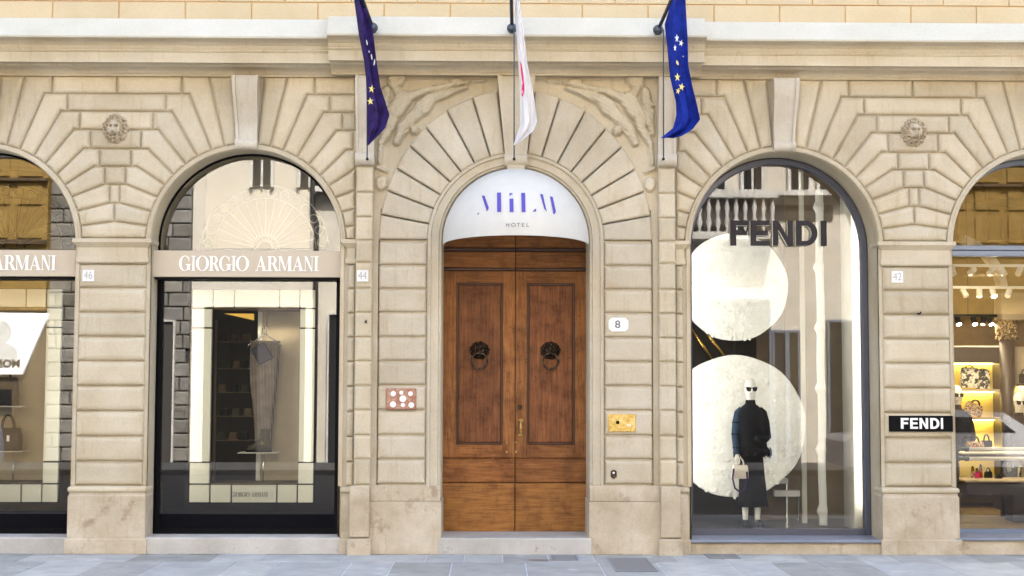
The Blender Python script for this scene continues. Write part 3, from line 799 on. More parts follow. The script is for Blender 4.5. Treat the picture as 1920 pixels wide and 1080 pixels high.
# ------------------------------------------------------------------ door
YD = 0.60
dz = lambda v: PZ(v, 966, YD); dx = lambda v: PX(v, 700, YD)
door_back = MB().box(-RD - 0.1, RD + 0.1, YD + 0.09, YD + 0.12, 0, ZD + RD + 0.1).build('door_backing', 'wood_edge', pal)
xc = dx(966); xl, xr = dx(829), dx(1104)
for s in (0, 1):
    a, b_ = (xl, xc - 0.004) if s == 0 else (xc + 0.004, xr)
    frame = MB().box(a, b_, YD + 0.03, YD + 0.085, dz(997), dz(440) + 0.75)
    leaf = frame.build('door_leaf', 'wood_v', pal)
    pa, pb = (dx(855), dx(943)) if s == 0 else (dx(988), dx(1078)); pt, pbm = dz(530.5), dz(834)
    def sub(b, name, mat, sm=False): return b.build(name, mat, leaf, smooth=sm)
    # stiles and rails round the panel, planks below and above
    sub(MB().box(a, pa, YD, YD + 0.03, dz(858), dz(509), bev=0.003), 'stile', 'wood_v')
    sub(MB().box(pb, b_, YD, YD + 0.03, dz(858), dz(509), bev=0.003), 'stile', 'wood_v')
    sub(MB().box(pa, pb, YD + 0.001, YD + 0.03, pt, dz(509), bev=0.003), 'rail', 'wood_h')
    sub(MB().box(pa, pb, YD + 0.001, YD + 0.03, dz(858), pbm, bev=0.003), 'rail', 'wood_h')
    m = 0.026; mold = MB()
    for (x0, x1, z0, z1) in ((pa, pa + m, pbm, pt), (pb - m, pb, pbm, pt), (pa + m, pb - m, pt - m, pt), (pa + m, pb - m, pbm, pbm + m)):
        mold.box(x0, x1, YD + 0.008, YD + 0.03, z0, z1, bev=0.007)
    sub(mold, 'panel_moulding', 'wood_edge')
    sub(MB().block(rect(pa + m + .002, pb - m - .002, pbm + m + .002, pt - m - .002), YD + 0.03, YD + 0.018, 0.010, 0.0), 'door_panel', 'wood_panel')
    sub(MB().box(a, b_, YD - 0.004, YD + 0.03, dz(904), dz(860.5), bev=0.005), 'plank', 'wood_h')
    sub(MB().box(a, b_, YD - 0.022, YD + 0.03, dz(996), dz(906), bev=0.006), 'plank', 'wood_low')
    sub(MB().box(a, b_, YD - 0.004, YD + 0.03, dz(502), dz(472.5), bev=0.004), 'plank', 'wood_h')
    sub(MB().box(a, b_, YD - 0.004, YD + 0.03, dz(464.5), dz(440) + 0.72, bev=0.004), 'plank', 'wood_h')
    sub(MB().box(a, b_, YD - 0.022, YD + 0.03, dz(507.5), dz(503), bev=0.006), 'ledge', 'wood_edge')
    sub(MB().box(a, b_, YD - 0.018, YD + 0.03, dz(471.5), dz(465.5), bev=0.006), 'ledge', 'wood_edge')
    kx = dx(899) if s == 0 else dx(1032); kz = dz(657)
    lion(kx, kz, 0.118, 0.105, YD + 0.018, 0.085, 'knocker_head', 'bronze', leaf)
    rb = MB().torus((kx, YD - 0.065, dz(677)), 0.092, 0.013, 'y', 32, 10)
    sub(rb, 'knocker_ring', 'bronze', True)
    for sx in (-1, 1): pass
hb = MB(); hx = dx(976.5)
hb.tube([(hx, YD - 0.05, dz(789)), (hx, YD - 0.055, dz(797)), (hx, YD - 0.055, dz(802)), (hx, YD - 0.055, dz(806)), (hx, YD - 0.05, dz(815))],
        [0.010, 0.013, 0.018, 0.013, 0.010], 10)
hb.tube([(hx, YD, dz(788)), (hx, YD - 0.055, dz(788))], 0.012); hb.tube([(hx, YD, dz(816)), (hx, YD - 0.055, dz(816))], 0.012)
hb.ball((hx, YD - 0.004, dz(788)), 0.028, 0.012, 0.018); hb.ball((hx, YD - 0.004, dz(816)), 0.028, 0.012, 0.018)
hb.build('door_handle', 'brass', leaf, smooth=True)
MB().ball((dx(975), YD, dz(763.5)), 0.02, 0.014).torus((dx(975), YD - 0.004, dz(763.5)), 0.024, 0.006, 'y', 20, 6).build('door_lock', 'bronze', leaf, smooth=True)
for px, py in ((950.5, 829), (968, 829), (950.5, 847.5), (968, 847.5)):
    MB().ball((dx(px), YD, dz(py)), 0.012, 0.01).build('stud', 'brass', leaf, smooth=True)

# ------------------------------------------------------------------ sills, window frames and panes
def sill(cx, mat_top, zt, proj, slab):
    x0, x1 = cx - RI - 0.045, cx + RI + 0.045
    if slab:
        MB().box(x0, x1, -0.06, 0.5, -0.02, zt - 0.035, bev=0.006).build('sill_base', 'plinth', pal)
        MB().box(x0 - 0.0, x1, -0.10, 0.5, zt - 0.034, zt, bev=0.01).build('window_sill', mat_top, pal)
    else:
        MB().box(x0, x1, -0.085, 0.5, -0.02, zt, bev=0.014).build('window_sill', mat_top, pal)
sill(ARCH[0], 'step', PZ(1008, 461, -.08), 0, False); sill(ARCH[1], 'step', PZ(1008, 461, -.08), 0, False)
sill(ARCH[2], 'sill_slate', PZ(1013, 1471, -.1), 0, True); sill(ARCH[3], 'sill_slate', PZ(1009, 1900, -.1), 0, True)
ZSI = PZ(1008, 461, -.08); ZSF = PZ(1013, 1471, -.1)

def arch_pane(cx, r, zs, z0, y, th=0.008):
    pts = [(cx - r, z0), (cx + r, z0)] + [(cx + r * math.cos(math.pi * i / 36), zs + r * math.sin(math.pi * i / 36)) for i in range(37)]
    pts = [pts[0], pts[1]] + pts[2:]
    return MB().prism(ccw(pts), y + th, y)
def frame_arch(cx, r, zs, z0, y, wd, dp, bottom):
    b = MB(); path = arch_path(cx, r, zs, z0)
    b.sweep(path, [(0.0, y + dp), (0.0, y), (-0.012, y - 0.012), (-wd + 0.012, y - 0.012), (-wd, y), (-wd, y + dp)])
    b.box(cx - r + wd, cx + r - wd, y - 0.010, y + dp, z0, z0 + bottom)
    return b
# left pair of windows: black frames, transom glass over a sign box, tall pane over a black base
for ci, c in enumerate(ARCH[:2]):
    fr = frame_arch(c, RI - 0.002, ZS, ZSI, YGA, 0.020, 0.05, 0.06).build('window_frame', 'black', pal, smooth=False)
    zsign0, zsign1 = PZ(521, 461, YGA - .1), PZ(470, 461, YGA - .1)
    for s_ in (-1, 1): MB().box(c + s_ * (RI - .029), c + s_ * (RI - .075), YGA - .012, YGA + .011, ZSI + .06, zsign0).build('upright', 'black', fr)
    MB().box(c - RI + 0.03, c + RI - 0.03, YGA + 0.012, YGA + 0.02, ZSI + 0.05, zsign0 + 0.02).build('pane', 'glass', fr)
    p = [(c - RI + 0.03, zsign1 - 0.03), (c + RI - 0.03, zsign1 - 0.03)]
    n_ = 36; rr = RI - 0.03
    p += [(c + rr * math.cos(math.pi * i / n_), ZS + rr * math.sin(math.pi * i / n_)) for i in range(n_ + 1)]
    MB().prism(ccw(p), YGA + 0.02, YGA + 0.012).build('pane', 'glass', fr)
    MB().box(c - RI + 0.03, c + RI - 0.03, YGA - 0.004, YGA + 0.4, ZSI + 0.001, PZ(964, 461, YGA)).build('base_panel', 'navy_black', fr)
# right pair: blue grey frames
fr = frame_arch(ARCH[2], RI - 0.002, ZS, ZSF, YGF - 0.03, 0.075, 0.09, 0.075).build('window_frame', 'frame_grey', pal, smooth='auto')
arch_pane(ARCH[2], RI - 0.06, ZS, ZSF + 0.05, YGF + 0.02).build('pane', 'glass_f', fr)
fr = frame_arch(ARCH[3], RI - 0.002, ZS, ZSF, YGF - 0.03, 0.06, 0.09, 0.075)
fr.box(ARCH[3] - RI + .02, ARCH[3] + RI - .02, YGF - 0.05, YGF + 0.06, PZ(469.0, 1850, YGF - .05), PZ(460, 1850, YGF - .05), bev=0.006)
fr.box(ARCH[3] - RI + .02, ARCH[3] + RI - .02, YGF - 0.04, YGF + 0.06, PZ(480, 1850, YGF - .05), PZ(469.6, 1850, YGF - .05), bev=0.006)
fr = fr.build('window_frame', 'frame_blue', pal, smooth='auto')
arch_pane(ARCH[3], RI - 0.05, ZS, ZSF + 0.05, YGF + 0.02).build('pane', 'glass_f', fr)

# ------------------------------------------------------------------ lettering
def strip(outer, inner):                        # quads between two equally long polylines
    return [[outer[i], outer[i + 1], inner[i + 1], inner[i]] for i in range(len(outer) - 1)]
def ell(cx, cy, rx, ry, a0, a1, n=20):
    return [(cx + rx * math.cos(R(a0 + (a1 - a0) * i / n)), cy + ry * math.sin(R(a0 + (a1 - a0) * i / n))) for i in range(n + 1)]
def didone(ch):
    """classical thick-and-thin capitals in a unit box"""
    r = lambda a, b, c, d: [(a, c), (b, c), (b, d), (a, d)]
    tn = 0.05
    if ch == 'I': return [r(.28, .72, 0.0, 1.0), r(0, 1, 0, tn), r(0, 1, 1 - tn, 1)]
    if ch == 'O': return strip(ell(.5, .5, .5, .52, 0, 360, 40), ell(.5, .5, .30, .475, 0, 360, 40))
    if ch == 'G':
        q = strip(ell(.47, .5, .47, .52, 42, 318, 34), ell(.49, .5, .29, .475, 42, 318, 34))
        return q + [r(.70, .93, .06, .42), r(.56, 1.0, .40, .45), [(.78, .66), (.84, .66), (.84, .98), (.80, .90)]]
    if ch == 'R':
        q = [r(.12, .34, 0, 1), r(0, .46, 0, tn), r(0, .4, 1 - tn, 1), r(.34, .52, 1 - tn, 1), r(.34, .52, .47, .47 + tn)]
        q += strip(ell(.50, .735, .34, .265, -90, 90, 14), ell(.48, .735, .16, .215, -90, 90, 14))
        return q + [[(.46, .49), (.66, .49), (1.0, .02), (1.0, 0), (.76, 0)]]
    if ch == 'A':
        return [[(.08, 0), (.14, 0), (.50, .92), (.47, 1)], [(.46, 1), (.52, 1), (.90, 0), (.66, 0), (.42, .86)], r(.22, .74, .30, .30 + tn), r(0, .24, 0, tn), r(.56, 1, 0, tn)]
    if ch == 'M':
        return [r(.08, .13, 0, 1), [(.04, 1), (.24, 1), (.54, .12), (.48, 0)], [(.48, 0), (.52, .06), (.80, 1), (.75, 1)], r(.74, .93, 0, 1), r(0, .22, 0, tn), r(.66, 1, 0, tn), r(0, .2, 1 - tn, 1), r(.76, 1, 1 - tn, 1)]
    if ch == 'N':
        return [r(.10, .16, 0, 1), [(.02, 1), (.30, 1), (.90, .04), (.88, -.02), (.80, -.02)], r(.84, .90, 0, 1), r(0, .28, 0, tn), r(.70, 1, 1 - tn, 1)]
    return []
def grotesk(ch):
    r = lambda a, b, c, d: [(a, c), (b, c), (b, d), (a, d)]
    if ch == 'F': return [r(0, .34, 0, 1), r(.34, 1, .80, 1), r(.34, .92, .42, .61)]
    if ch == 'E': return [r(0, .31, 0, 1), r(.31, 1, .81, 1), r(.31, .93, .41, .60), r(.31, 1, 0, .19)]
    if ch == 'N': return [r(0, .27, 0, 1), r(.73, 1, 0, 1), [(.27, 1), (.02, 1), (.73, 0), (.98, 0)]]
    if ch == 'D':
        return [r(0, .28, 0, 1)] + [r(.28, .45, .80, 1), r(.28, .45, 0, .20)] + strip(ell(.45, .5, .55, .5, -90, 90, 16), ell(.45, .5, .27, .30, -90, 90, 16))
    if ch == 'I': return [r(0, 1, 0, 1)]
    if ch == 'L': return [r(0, .25, 0, 1), r(.25, .9, 0, .16)]
    return []
def letter(parent, fn, ch, x0, x1, z0, z1, yb, yf, mat, name='letter', side=None):
    b = MB()
    for k, poly in enumerate(fn(ch)):
        q = ccw([(x0 + u * (x1 - x0), z0 + v * (z1 - z0)) for u, v in poly])
        b.prism(q, yb, yf - 0.0003 * (k % 7), 0, 1 if side else 0)
    return b.build(name, [mat, side] if side else mat, parent)
def text_mesh(s, size, ext=0.002, bold=0.0):
    cu = bpy.data.curves.new('txt', 'FONT'); cu.body = s; cu.size = size; cu.extrude = ext; cu.align_x = 'CENTER'; cu.align_y = 'CENTER'
    cu.offset = bold; cu.resolution_u = 4
    ob = bpy.data.objects.new('txt', cu); COL.objects.link(ob); bpy.context.view_layer.update()
    me = bpy.data.meshes.new_from_object(ob); bpy.data.objects.remove(ob)
    return [tuple(v.co) for v in me.vertices], [tuple(p.vertices) for p in me.polygons]
def text(parent, s, cx, cz, y, size, mat, name='lettering', ext=0.002, bold=0.0, sx=1.0, flip=1):
    v, f = text_mesh(s, size, ext, bold)
    return MB().add([(cx + flip * a * sx, y - c * flip, cz + b_) for a, b_, c in v], f).build(name, mat, parent)

GA = [('G', 103, 245), ('I', 250, 300), ('O', 306, 460), ('R', 462, 584), ('G', 584, 728), ('I', 732, 782), ('O', 785, 940),
      ('A', 1018, 1158), ('R', 1160, 1292), ('M', 1292, 1458), ('A', 1460, 1602), ('N', 1602, 1712), ('I', 1716, 1780)]
ysg = 0.10
for ci, c in enumerate(ARCH[:2]):
    zs0, zs1 = PZ(519.5, 461, ysg), PZ(470, 461, ysg)
    t = empty('shop_sign', (c, ysg, zs0), label=['beige sign box with white serif letters over the leftmost window, cut by the picture edge',
              'long beige sign box with white serif letters over the window with hanging trousers'][ci], cat='sign', group='beige sign boxes over the shop windows')
    MB().box(c - RI - 0.012, c + RI + 0.012, ysg, YGA + 0.03, zs0, zs1, bev=0.004).build('sign_box', 'sign_beige', t)
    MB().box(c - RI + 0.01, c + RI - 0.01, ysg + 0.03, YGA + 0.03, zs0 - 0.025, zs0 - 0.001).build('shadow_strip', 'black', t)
    for ch, a, b_ in GA:
        x0 = PX(320 + a / 6.4, 494, ysg) - XA + c; x1 = PX(320 + b_ / 6.4, 494, ysg) - XA + c
        letter(t, didone, ch, x0, x1, PZ(508.2, 461, ysg), PZ(480.3, 461, ysg), ysg + 0.002, ysg - 0.010, 'letter_white')

# big hanging letters inside the right window
yf_ = YGF - 0.045
t = empty('hanging_letters', (PX(1460, 440, yf_), yf_, PZ(462, 1460, yf_)), label='large dark grey block letters with reflections painted as cream edges, mounted on the glass above the white discs', cat='sign')
for ch, a, b_ in (('F', 1369, 1403), ('E', 1407, 1443), ('N', 1449, 1487), ('D', 1492, 1533), ('I', 1539, 1550)):
    letter(t, grotesk, ch, PX(a, 440, yf_), PX(b_, 440, yf_), PZ(461, 1460, yf_), PZ(413.5, 1460, yf_), yf_ + 0.09, yf_, 'frame_dark' if 0 else 'lettergrey', side='tile_cream') if False else None
M['lettergrey'] = simple('dark grey letter face', (0.028, 0.024, 0.027), 0.6, spec=0.2)
for ch, a, b_ in (('F', 1369, 1403), ('E', 1407, 1443), ('N', 1449, 1487), ('D', 1492, 1533), ('I', 1539, 1550)):
    letter(t, grotesk, ch, PX(a, 440, yf_), PX(b_, 440, yf_), PZ(461, 1460, yf_), PZ(413.5, 1460, yf_), yf_ + 0.05, yf_, 'lettergrey', side='tile_cream')  # cream sides paint in the letters' reflection in the glass
# small black name plate on the right pier
ys = YB - 0.035
t = empty('name_plate', (PX(1727, 795, ys), ys, PZ(809, 1727, ys)), label='small black plate with white block letters on the right pier', cat='sign')
MB().box(PX(1668, 795, ys), PX(1787, 795, ys), ys, YB + 0.02, PZ(809.5, 1727, ys), PZ(779.5, 1727, ys), bev=0.003).build('plate', 'black_matt', t)
for ch, a, b_ in (('F', 1689, 1703.5), ('E', 1706.5, 1721), ('N', 1724, 1740), ('D', 1744, 1761), ('I', 1764, 1768)):
    letter(t, grotesk, ch, PX(a, 795, ys), PX(b_, 795, ys), PZ(804, 1727, ys), PZ(783.8, 1727, ys), ys + 0.001, ys - 0.005, 'letter_white')

# number plaques
def plaque(px, py, s, y, label):
    cx, cz = P(px, py, y); h = 10.8 / 165
    t = empty('number_plaque', (cx, y, cz - h), label=label, cat='number plaque')
    MB().box(cx - h, cx + h, y - 0.014, y + 0.03, cz - h, cz + h, bev=0.003).build('plate', 'marble', t)
    text(t, s, cx, cz, y - 0.0145, 0.125, 'ink_pale', 'numerals', 0.0015, 0.0, 0.8)
plaque(166, 517, '46', YB, 'square white marble plaque numbered 46 on the left pier')
plaque(680, 517.5, '44', YP, 'square white marble plaque numbered 44 on the narrow pilaster')
plaque(1682, 519.5, '42', YB, 'square white marble plaque numbered 42 on the right pier')
cx, cz = P(1159.5, 609, YR); t = empty('number_plaque', (cx, YR, cz - 0.08), label='white enamel plaque with cut corners numbered 8 right of the door', cat='number plaque')
a, b_, q = 0.112, 0.078, 0.035
MB().block(ccw([(cx - a, cz - b_ + q), (cx - a + q, cz - b_), (cx + a - q, cz - b_), (cx + a, cz - b_ + q), (cx + a, cz + b_ - q), (cx + a - q, cz + b_), (cx - a + q, cz + b_), (cx - a, cz + b_ - q)]),
           YR + 0.02, YR - 0.022, 0.006, 0).build('plate', 'white', t)
text(t, '8', cx - 0.01, cz, YR - 0.0225, 0.12, 'ink', 'numerals', 0.0015, 0.002, 1.1)
# door bells: copper plate with white buttons, brass plate, small bell push
cx, cz = P(752, 748, YR); t = empty('doorbell_plate', (cx, YR, cz - 0.12), label='reddish copper bell plate with seven round white buttons left of the door', cat='doorbell')
MB().box(cx - 0.172, cx + 0.172, YR - 0.018, YR + 0.03, cz - 0.12, cz + 0.12, bev=0.008).build('plate', 'copper', t)
for bx, bz, br_ in ((490, 328, 90), (765, 295, 68), (1075, 330, 80), (815, 500, 112), (485, 692, 102), (815, 712, 68), (1100, 712, 95)):
    x, z = P(710 + bx / 18, 720 + bz / 18, YR - .02)
    MB().loft([(0, 0, 0, br_ / 18 / 165, br_ / 18 / 165), (0, 0, 0.010, br_ / 18 / 165, br_ / 18 / 165), (0, 0, 0.013, br_ / 18 / 165 * .8, br_ / 18 / 165 * .8)], 20)
    b = MB(); rr = br_ / 18 / 165
    ring = [[(x + rr * f * math.cos(R(18 * k)), yy, z + rr * f * math.sin(R(18 * k))) for k in range(20)] for f, yy in ((1, YR - .015), (1, YR - .026), (.8, YR - .030))]
    b.add(sum(ring, []), [(i*20 + k, i*20 + (k+1) % 20, (i+1)*20 + (k+1) % 20, (i+1)*20 + k) for i in range(2) for k in range(20)] + [tuple(40 + k for k in range(20))])
    b.build('button', 'white', t)
cx, cz = P(1166, 793, YR); t = empty('doorbell_plate', (cx, YR, cz - 0.11), label='worn brass bell plate with a dark square push right of the door', cat='doorbell')
MB().box(cx - 0.155, cx + 0.155, YR - 0.016, YR + 0.03, cz - 0.10, cz + 0.10, bev=0.006).build('plate', 'brass', t)
x, z = P(1158, 792, YR); MB().box(x - 0.018, x + 0.018, YR - 0.024, YR - 0.014, z - 0.018, z + 0.018, bev=0.003).build('push', 'black', t)
for k in range(3):
    x, z = P(1176 + 3 * k, 797, YR); MB().box(x - 0.005, x + 0.005, YR - 0.019, YR - 0.015, z - 0.012, z + 0.012).build('engraved_mark', 'white', t)
cx, cz = P(1150.5, 889.5, YR); t = empty('bell_push', (cx, YR, cz - 0.05), label='tiny bronze shield shaped bell push low on the stone right of the door', cat='doorbell')
MB().block(ccw([(cx - .034, cz - .025), (cx, cz - .052), (cx + .034, cz - .025), (cx + .034, cz + .035), (cx + .015, cz + .050), (cx - .015, cz + .050), (cx - .034, cz + .035)]), YR + 0.02, YR - 0.014, 0.006, 0).build('plate', 'bronze', t)
MB().ball((cx, YR - 0.014, cz + 0.018), 0.013).build('push', 'white', t, True)

# ------------------------------------------------------------------ awning
ya = -0.06; pj = 1.12; ra = RD - 0.012
t = empty('awning', (0, ya, ZD), label='white domed canvas awning with violet lettering over the wooden door', cat='awning')
def dome(u, v, lift=0.0):                       # u: -1..1 across the arch (angle), v: 0 wall .. 1 rim
    a = math.pi / 2 * u; th = math.pi / 2 * v
    r_ = ra + lift; p_ = pj + lift
    x = r_ * math.sin(a); base = r_ * math.cos(a)
    return (x, ya - p_ * math.cos(a) * math.sin(th) ** 1.0 * 1.0, ZD - 0.02 + base * math.cos(th))
def dome_at(x, zfront, lift=0.004):             # point of the dome with given x and height
    a = math.asin(max(-1, min(1, x / ra))); base = ra * math.cos(a)
    cth = max(0, min(1, (zfront - (ZD - 0.02)) / max(base, 1e-6))); th = math.acos(cth)
    return (x, ya - (pj + lift) * math.cos(a) * math.sin(th) - lift, zfront)
NU, NV = 48, 16; v = []; f = []
for i in range(NU + 1):
    for j in range(NV + 1): v.append(dome(-1 + 2 * i / NU, j / NV))
    q = dome(-1 + 2 * i / NU, 1); v.append((q[0], q[1], q[2] - 0.035)); v.append((q[0] * 0.985, q[1] + 0.012 if q[1] < ya - .02 else q[1], q[2] - 0.035))
    v.append((q[0] * 0.985, q[1] + 0.012 if q[1] < ya - .02 else q[1], q[2]))
n_ = NV + 4
for i in range(NU):
    for j in range(n_ - 1): f.append((i*n_ + j, i*n_ + j + 1, (i+1)*n_ + j + 1, (i+1)*n_ + j))
MB().add(v, f).build('canvas', 'awning', t, smooth='auto')
b = MB(); rim = [dome(-1 + 2 * i / NU, 1) for i in range(NU + 1)]
b.tube([(x * 0.975, y + 0.02 if y < ya - .03 else y, z - 0.01) for x, y, z in rim], 0.010, 8)
for u in (-0.5, 0, 0.5): b.tube([(lambda q: (q[0] * .97, q[1] + .02, q[2] - .015))(dome(u, k / 8)) for k in range(9)], 0.008, 6)
b.build('rib_frame', 'iron_pale', t, smooth=True)
def solve_awn(px, py):                          # the dome point seen at a measured pixel of the photograph
    y = ya - 0.5
    for _ in range(25):
        x, z = P(px, py, y); x = max(-ra * .995, min(ra * .995, x)); q = dome_at(x, z, 0.006); y = q[1]
    return q
def awn_poly(polys, name, mat):
    b = MB()
    for poly in polys:
        pts = []
        for i in range(len(poly)):
            p0, p1 = poly[i], poly[(i + 1) % len(poly)]
            for k in range(4): pts.append((p0[0] + (p1[0] - p0[0]) * k / 4, p0[1] + (p1[1] - p0[1]) * k / 4))
        top = [solve_awn(*p) for p in pts]
        # triangulate as a fan about the middle so that it hugs the curve
        c = solve_awn(sum(p[0] for p in pts) / len(pts), sum(p[1] for p in pts) / len(pts)); n = len(top)
        b.add([c] + top, [(0, 1 + i, 1 + (i + 1) % n) for i in range(n)])
    b.build(name, mat, t)
m_ = lambda *pts: [(880 + x / 10.667, 345 + y / 10.667) for x, y in pts]
awn_poly([m_((248, 235), (302, 228), (390, 478), (352, 552)), m_((150, 615), (185, 565), (198, 600))], 'letter', 'purple_letter')
awn_poly([m_((552, 170), (632, 170), (636, 556), (556, 556))], 'letter', 'purple_letter')
awn_poly([m_((803, 182), (872, 180), (803, 242)), m_((803, 292), (880, 292), (882, 560), (806, 560))], 'letter', 'purple_letter')
awn_poly([m_((1038, 176), (1116, 176), (1122, 560), (1050, 560)), m_((1262, 550), (1335, 486), (1335, 550))], 'letter', 'purple_letter')
awn_poly([m_((1418, 195), (1472, 208), (1530, 480), (1555, 556), (1500, 490))], 'letter', 'purple_letter')
awn_poly([m_((1612, 245), (1668, 255), (1732, 540), (1718, 590), (1680, 600), (1682, 560))], 'letter', 'purple_letter')
def hot(polys): awn_poly([m_(*p) for p in polys], 'small_letter', 'ink')
hb_ = lambda x0, x1, y0, y1: ((x0, y0), (x1, y0), (x1, y1), (x0, y1))
hot([hb_(732, 744, 778, 855), hb_(786, 798, 778, 855), hb_(744, 786, 810, 820)])
ring_o = [(882 + 44 * math.cos(R(20 * k)), 816 + 40 * math.sin(R(20 * k))) for k in range(19)]
ring_i = [(882 + 32 * math.cos(R(20 * k)), 816 + 29 * math.sin(R(20 * k))) for k in range(19)]
hot([(ring_o[k], ring_o[k+1], ring_i[k+1], ring_i[k]) for k in range(18)])
hot([hb_(950, 1012, 778, 789), hb_(976, 988, 789, 855)])
hot([hb_(1050, 1062, 778, 855), hb_(1062, 1104, 778, 788), hb_(1062, 1098, 811, 821), hb_(1062, 1104, 845, 855)])
hot([hb_(1145, 1157, 778, 855), hb_(1157, 1195, 845, 855)])

# ------------------------------------------------------------------ flags
def interp(pts, y):
    if y <= pts[0][1]: 
        (x0, y0), (x1, y1) = pts[0], pts[1]
    else:
        for i in range(len(pts) - 1):
            if pts[i][1] <= y <= pts[i+1][1]: (x0, y0), (x1, y1) = pts[i], pts[i+1]; break
        else: (x0, y0), (x1, y1) = pts[-2], pts[-1]
    return x0 + (x1 - x0) * (y - y0) / ((y1 - y0) or 1)
def flag(label, left, right, ymin, ymax, mat, Yc, folds, ball, pole_to, cord_px, cord_y, stars):
    t = empty('flag', (P(*ball, -0.80)[0], -0.80, P(*ball, -0.80)[1]), label=label, cat='flag', group='flags over the hotel door')
    def at(u, yy):
        l, r_ = interp(left, yy), interp(right, yy); px = l + (r_ - l) * u
        wd = abs(r_ - l) / 165.0; tt = (yy - ymin) / (ymax - ymin)
        Y = Yc - 0.10 * (u - 0.5) + 0.048 * min(1, wd * 6) * math.sin(folds * math.pi * u + 2.2 * tt + 0.7) + 0.012 * math.sin(11 * u + 6 * tt) * min(1, wd * 5) + 0.007 * math.sin(23 * u - 9 * tt) + 0.012 * math.sin(9 * tt + 5 * u)
        x, z = P(px, yy, Y); return (x, Y, z)
    NU, NV = 28, 90; v = []; f = []
    for j in range(NV + 1):
        yy = ymin + (ymax - ymin) * j / NV
        for i in range(NU + 1): v.append(at(i / NU, yy))
    for j in range(NV):
        for i in range(NU): f.append((j*(NU+1) + i, (j+1)*(NU+1) + i, (j+1)*(NU+1) + i + 1, j*(NU+1) + i + 1))
    o = MB().add(v, f).build('flag_cloth', mat, t, smooth=True)
    so_ = o.modifiers.new('thickness', 'SOLIDIFY'); so_.thickness = 0.003
    # flat prints on the cloth
    for (sx, sy, rx, ry, rot, smat, kind) in stars:
        b = MB(); pts = []
        if kind == 'star':
            for k in range(10):
                rr = 1.0 if k % 2 == 0 else 0.40
                a = R(36 * k + rot - 90); pts.append((sx + rx * rr * math.cos(a), sy + ry * rr * math.sin(a)))
        else:
            ca, sa = math.cos(R(rot)), math.sin(R(rot))
            for k in range(8):
                a = R(45 * k); ux, uy = rx * math.cos(a), ry * math.sin(a); pts.append((sx + ux * ca - uy * sa, sy + ux * sa + uy * ca))
        def on(px, py):
            l, r_ = interp(left, py), interp(right, py); u = (px - l) / ((r_ - l) or 1); q = at(max(0.02, min(0.98, u)), py)
            d = Vector(CAM) - Vector(q); d.z = 0; d.normalize(); q = Vector(q) + Vector((0, -1, 0)) * 0.006; return tuple(q)
        dense = []
        for i in range(len(pts)):
            p0, p1 = pts[i], pts[(i + 1) % len(pts)]
            for k in range(2): dense.append((p0[0] + (p1[0] - p0[0]) * k / 2, p0[1] + (p1[1] - p0[1]) * k / 2))
        n = len(dense)
        b.add([on(sx, sy)] + [on(*p) for p in dense], [(0, 1 + i, 1 + (i + 1) % n) for i in range(n)])
        b.build('printed_star' if kind == 'star' else 'printed_mark', smat, o)
    # ball socket, pole, cord and pin
    bx, bz = P(*ball, -0.80); MB().ball((bx, -0.80, bz), 0.057).build('pole_ball', 'steel', t, smooth=True)
    ex, ez = P(*pole_to, -1.15); d = Vector((ex - bx, -0.35, ez - bz))
    MB().tube([(bx, -0.80, bz), tuple(Vector((bx, -0.80, bz)) + d * 5.5)], 0.020, 12).build('pole', 'steel', t, smooth=True)
    MB().tube([(bx, -0.80, bz), (bx, -0.55, bz - 0.01)], 0.03, 12).build('bracket', 'steel', t, smooth=True)
    cx, cz = P(cord_px, 298, -0.30); c2 = P(cord_px, cord_y, -0.86)
    MB().tube([(cx, -0.16, cz), (cx, -0.30, cz), (cx, -0.31, cz + 0.02), (c2[0], -0.86, c2[1])], 0.0075, 8).build('cord', 'steel', t, smooth=True)
    MB().ball((cx, -0.30, cz), 0.017).build('pin', 'iron', t, smooth=True)
S = 'star'
flag('violet blue flag with folded yellow stars on the left pole',
     [(662, -60), (664, 0), (673, 67), (682, 111), (686, 147), (688, 200), (689, 273)], [(668, -60), (681, 0), (699, 58), (705, 110), (713, 164), (722, 190), (730, 216), (722, 240), (690, 273)], -60, 272.5,
     'flag_purple', -0.98, 2.6, (699, 52), (672, -22), 688.5, 100,
     [(697, 167, 6.5, 8, 8, 'star_yellow', S), (694.5, 190, 6.5, 7.5, -6, 'star_yellow', S), (688, 80, 1.2, 5.5, -12, 'star_white', 'm'), (692, 97, 1.0, 2.5, -12, 'star_white', 'm'),
      (697, 107, 1.3, 5.5, -8, 'star_white', 'm'), (702, 117, 1.4, 6.5, 8, 'star_white', 'm')])
flag('white flag with a magenta print on the middle pole',
     [(957, -60), (963, 0), (968, 60), (971.6, 120), (975, 184), (975, 235), (962.6, 272)], [(966, -60), (974, 0), (982, 60), (988.5, 120), (1001, 184), (1006.6, 228), (1000, 245), (983, 259), (964, 272)], -60, 272,
     'flag_white', -0.98, 2.2, (960, 53), (958, -22), 964, 55, [(979, 140, 1.8, 26, -7, 'magenta', 'm'), (980.5, 168, 2.6, 14, 4, 'magenta', 'm')])
